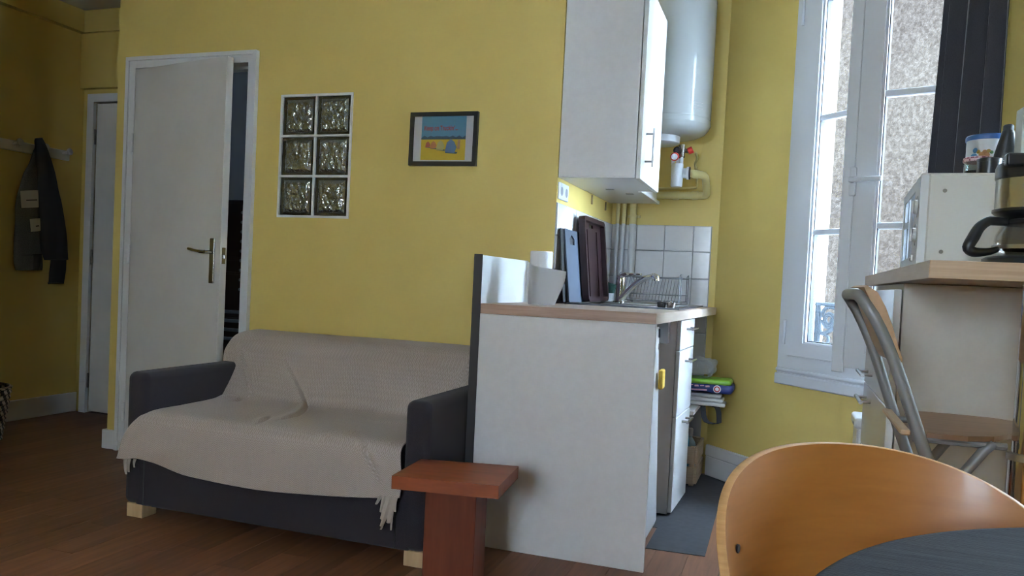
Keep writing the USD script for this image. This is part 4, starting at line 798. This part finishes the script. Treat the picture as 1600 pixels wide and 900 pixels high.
t = on('black squeeze bottle with pale print between the tin and the box', 'squeeze_bottle', 'bottle', .580, 2.72)
c = (.580, 2.72, TOPZ)
bt = tm(m3.Manifold.batch_hull([m3.Manifold.cylinder(.004, .034, .034, 24).scale((1, .6, 1)), m3.Manifold.cylinder(.004, .036, .034, 24).scale((1, .6, 1)).translate((0, 0, .08))])); nk = tm(m3.Manifold.batch_hull([m3.Manifold.cylinder(.004, .034, .034, 24).scale((1, .6, 1)).translate((0, 0, .083)), m3.Manifold.cylinder(.004, .017, .015, 24).translate((0, 0, .155))]))
obj('bottle_body', [mv(bt, c), mv(nk, c)], BLK, t); obj('cap', lathe([(0, .152), (.014, .152), (.014, .172), (.011, .176), (0, .176)], c, 24), BLKM, t)
obj('print_line', [bx(c[0]-.022, c[0]-.022+w, c[1]-.0225, c[1]-.0205, TOPZ+z, TOPZ+z+.003) for z, w in ((.030, .04), (.042, .034), (.054, .04), (.066, .028))], pm('pale_print', (.30, .30, .31), .5), t, smooth=False)
t = on('pale green and white carton standing at the right end of the microwave', 'carton', 'box', .64, 2.64)
obj('carton_body', rot(bx(.588, .70, 2.61, 2.665, TOPZ, TOPZ+.205, .002), 4, [0, 0, 1], (.588, 2.63, 0)), pm('carton_pale_green', (.50, .56, .46), .5, col2=(.66, .68, .62), scale=14), t)
t = on('small black lidded tin in front of the gingham jar on the microwave', 'black_tin', 'tin', .485, 2.55)
obj('tin_body', lathe([(0, 0), (.030, 0), (.031, .003), (.031, .040), (0, .040)], (.505, 2.56, TOPZ), 32), BLK, t); obj('lid', lathe([(.0, .040), (.032, .040), (.032, .049), (.030, .051), (0, .051)], (.505, 2.56, TOPZ), 32), BLK, t)
t = on('crumpled clear plastic wrap lying against the carton', 'plastic_wrap', 'wrap', .66, 2.60)
wv = np.linspace(0, 1, 9); Gw = np.array([[(.590+.12*a+.01*math.sin(7*b), 2.555+.015*math.sin(5*a+3*b), TOPZ+.002+.055*b*(0.35+a)+.012*math.sin(9*a+4*b)*b) for a in wv] for b in wv]); obj('film', sheet(Gw, .0015), PBAG, t, smooth=False)
# coffee maker
QX, QY = .545, 2.235
t = thing('coffee_maker', 'black and steel filter coffee maker with glass carafe on the bar counter', 'coffee maker', (QX, QY, 1.1205))
c = (QX, QY, 0)
obj('base', lathe([(0, 1.1205), (.102, 1.1205), (.108, 1.126), (.106, 1.142), (.096, 1.148), (.080, 1.150), (0, 1.150)], c, 48), BLK, t)
obj('rear_column', rbx(QX+.05, QX+.15, QY-.07, QY+.07, 1.1205, 1.34, .015), BLK, t)
obj('filter_housing', lathe([(0, 1.252), (.083, 1.252), (.088, 1.258), (.088, 1.262), (.086, 1.263), (.086, 1.336), (0, 1.336)], c, 64), STEEL, t, smooth=40)
obj('drip_flange', lathe([(0, 1.238), (.045, 1.240), (.084, 1.250), (.091, 1.256), (.091, 1.262), (.086, 1.264), (0, 1.264)], c, 48), BLK, t)
obj('lid', lathe([(0, 1.383), (.070, 1.380), (.085, 1.372), (.089, 1.362), (.089, 1.338), (.086, 1.334), (0, 1.334)], c, 48), BLK, t); obj('lid_latch', rbx(QX-.086, QX-.040, QY-.085, QY-.055, 1.358, 1.388, .006), BLK, t)
k = obj('carafe', lathe([(0, 1.152), (.072, 1.152), (.080, 1.160), (.084, 1.178), (.080, 1.202), (.066, 1.228), (.064, 1.232), (.062, 1.230), (.077, 1.202), (.081, 1.178), (.077, 1.163), (.070, 1.156), (0, 1.156)], c, 56), CARGLASS, t, smooth=True)
obj('carafe_band', lathe([(.0835, 1.166), (.0855, 1.166), (.0860, 1.176), (.0840, 1.176)], c, 56), STEEL, k); obj('carafe_lid', lathe([(0, 1.243), (.04, 1.243), (.066, 1.237), (.068, 1.228), (.064, 1.226), (0, 1.228)], c, 40), BLK, k)
hp = smoothpath([(QX-.062, QY-.020, 1.232), (QX-.100, QY-.035, 1.232), (QX-.122, QY-.042, 1.218), (QX-.137, QY-.047, 1.190), (QX-.147, QY-.050, 1.166), (QX-.130, QY-.045, 1.155), (QX-.102, QY-.036, 1.158), (QX-.080, QY-.028, 1.166)], 6)
obj('carafe_handle', tube(hp, np.interp(np.arange(len(hp)), [0, 8, 20, 28, 42], [.010, .011, .014, .013, .007]), 14), BLK, k, smooth=True)
t = thing('waste_bin', 'white lidded waste bin between the bar cabinet and the window wall', 'bin', (.37, 3.39, 0))
obj('bucket', rbx(.268, .46, 3.30, 3.47, 0, .54, .012), WLACQ, t); obj('lid', rbx(.258, .47, 3.29, 3.48, .535, .578, .012), WLACQ, t); obj('slot', bx(.2575, .262, 3.33, 3.37, .545, .556), BLKM, t, smooth=False)
# curtain
t = thing('curtain', 'dark grey pleated curtain at the right of the tall window', 'curtain', tuple(wl(.97, -.12, 0)), -46)
G = []
for z in np.linspace(.06, 2.56, 60):
    q = (z-.06)/2.5; s0, s1 = .80+.085*q**1.1, 1.15; row = []
    for u in np.linspace(0, 1, 90):
        ph = u*2*np.pi*3.6; row.append(wl(s0+(s1-s0)*u+.006*math.sin(ph*2), -.125+(.034-.008*q)*math.sin(ph)+.008*math.sin(ph*.37+z), z))
    G.append(row)
obj('pleated_cloth', sheet(np.array(G), .003), CURT, t, smooth=True)
rd = [cyl(wl(-.1, -.125, 2.585), wl(1.25, -.125, 2.585), .011, 14)]; obj('curtain_rod', rd, STEEL, t)

# ---------------------------------------------------------------- folding bar stool
t = thing('bar_stool', 'folding bar stool with pale wood seat and grey tube frame at the bar counter', 'stool', (.33, 2.08, 0))
YN, YF = 1.905, 2.250
def up(z): return .165+(1.036-z)*.385
loop = [(up(0)+.0, YN, .012), (up(.35), YN, .35), (up(.72), YN, .72), (up(.95), YN, .95), (.168, YN, 1.005), (.150, YN+.004, 1.030), (.140, YN+.035, 1.040), (.137, (YN+YF)/2, 1.041), (.137, YF-.035, 1.040), (.145, YF-.004, 1.030), (.162, YF, 1.005), (up(.95)-.008, YF, .95), (up(.72)-.012, YF, .72), (up(.35)-.012, YF, .35), (up(0)-.012, YF, .012)]
obj('back_frame', tube(smoothpath(loop, 6), .0135, 14), GREYTUBE, t, smooth=True)
prof = [(.156, 1.060), (.178, 1.046), (.196, 1.014), (.211, .975), (.224, .935), (.236, .902), (.232, .896), (.222, .898), (.205, .930), (.188, .970), (.174, 1.004), (.163, 1.030), (.150, 1.056)]
n = 13; V = []
for y in np.linspace(YN-.006, YF+.006, n):
    bow = .012*(1-((y-(YN+YF)/2)/((YF-YN)/2))**2); V.append([(x-bow, y, z) for x, z in prof])
V = np.array(V); m = len(prof); F = []
for i in range(n-1):
    for j in range(m): k = (j+1) % m; a, b, c2, d = i*m+j, i*m+k, (i+1)*m+k, (i+1)*m+j; F += [(a, b, c2), (a, c2, d)]
cap = trimesh.creation.triangulate_polygon(Polygon(prof), engine='earcut'); VV = V.reshape(-1, 3); pv = np.array(prof)
idx = [int(np.argmin(((pv-q)**2).sum(1))) for q in cap[0]]
for f in cap[1]: a = [idx[q] for q in f]; F += [tuple(a[::-1]), tuple(q+(n-1)*m for q in a)]
bk = trimesh.Trimesh(VV, F, process=False); bk.fix_normals(); obj('backrest', bk, pm('pale_birch', (.50, .30, .15), .42, col2=(.42, .24, .11), scale=3, stretch=(12, 1.2, 12)), t, smooth=30)
sp = Polygon([(.292, 1.898), (.32, 1.896), (.37, 1.900), (.425, 1.932), (.475, 2.005), (.515, 2.085), (.535, 2.16), (.530, 2.225), (.49, 2.255), (.40, 2.262), (.30, 2.257), (.292, 2.25)]).buffer(.012).buffer(-.012)
se = extr(sp, .741, .752); obj('seat_bar', bx(.240, .262, 1.90, 2.25, .741, .753, .003), pm('birch_bar', (.50, .34, .20), .45), t); obj('seat', se, pm('birch_seat', (.22, .120, .062), .45, col2=(.18, .095, .046), scale=3, stretch=(1.2, 12, 12)), t)
for y in (YN+.03, YF-.03): obj('rear_leg', tube([(.425, y, .738), (.41, y, .722), (-.06, y, .013)], .0115, 12), GREYTUBE, t, smooth=True)
for y in (YN+.03, YF-.03): obj('seat_rail', cyl((.27, y, .732), (.45, y, .732), .008, 10), GREYTUBE, t)
obj('footrest', [cyl((up(.30), YN, .30), (up(.30), YF, .30), .011, 12)], GREYTUBE, t); obj('cross_tube', cyl((-.025, YN+.03, .065), (-.025, YF-.03, .065), .009, 12), GREYTUBE, t)
for x, y in ((up(0), YN), (up(0), YF), (-.06, YN+.03), (-.06, YF-.03)): obj('foot_cap', cyl((x, y, 0), (x, y, .022), .016, 12), BLKM, t)

# ---------------------------------------------------------------- table and chair in front
TX, TY, TR = .586, .715, .576
t = thing('round_table', 'round black ash table top in the near right corner', 'table', (TX, TY, 0))
obj('tabletop', lathe([(0, .712), (TR-.012, .712), (TR-.002, .718), (TR, .726), (TR-.001, .735), (TR-.006, .7395), (TR-.012, .740), (0, .740)], (TX, TY, 0), 160), BLKWOOD, t, smooth=40)
obj('pedestal', lathe([(0, .02), (.045, .02), (.038, .10), (.035, .60), (.06, .69), (.10, .7115), (0, .7115)], (TX, TY, 0), 36), BLKM, t); obj('base_plate', lathe([(0, 0), (.24, 0), (.24, .012), (.05, .03), (0, .03)], (TX, TY, 0), 48), BLKM, t)
CX_, CY_, CRr, PHI = .219, 1.09, .270, 2.092
t = thing('bentwood_chair', 'orange bent plywood chair tucked under the black table', 'chair', (CX_, CY_, 0))
def cp(th, z, dr=0.0):
    r = CRr+.156*(z-.6)+dr; return (CX_+r*math.cos(PHI+th), CY_+r*math.sin(PHI+th), z)
def ztop(th): q = min(1, abs(th/1.504)); return .446+(.799-.446)*max(1-q**2.253, 0)**(1/2.211)
ths = 1.504*np.sin(np.linspace(-np.pi/2, np.pi/2, 90)); G = []
for v in np.linspace(0, 1, 40): G.append([cp(th, .440+(ztop(th)-.440)*v) for th in ths])
G = np.array(G); obj('back_shell', sheet(G, .012), ORANGE, t, smooth=35)
RIM = [[cp(th, ztop(th)+.0008, -.0058), cp(th, ztop(th)+.0014, 0), cp(th, ztop(th)+.0008, .0058)] for th in ths]; obj('shell_edge', sheet(np.array(RIM), .002), PLYEDGE, t, smooth=True)
for th in (-.825, .825): obj('screw', cyl(cp(th, .674, -.0085), cp(th, .674, .0085), .0062, 14), BLKM, t)
sa = math.radians(math.degrees(PHI)); fw = np.array([-math.cos(PHI), -math.sin(PHI)]); sd = np.array([-fw[1], fw[0]])
sp = Polygon([tuple(np.array([CX_, CY_])+fw*a+sd*b) for a, b in [(-.20, -.10), (-.215, 0), (-.20, .10), (-.10, .20), (.05, .215), (.19, .20), (.23, .12), (.24, 0), (.23, -.12), (.19, -.20), (.05, -.215), (-.10, -.20)]]).buffer(.02).buffer(-.02)
obj('seat', extr(sp, .438, .452), ORANGE, t)
for a, b in ((-.14, .15), (-.14, -.15), (.17, .16), (.17, -.16)):
    p = np.array([CX_, CY_])+fw*a+sd*b; q = np.array([CX_, CY_])+fw*a*1.35+sd*b*1.3; obj('leg', cyl((*q, 0), (*p, .438), .011, 14), CHROME, t)
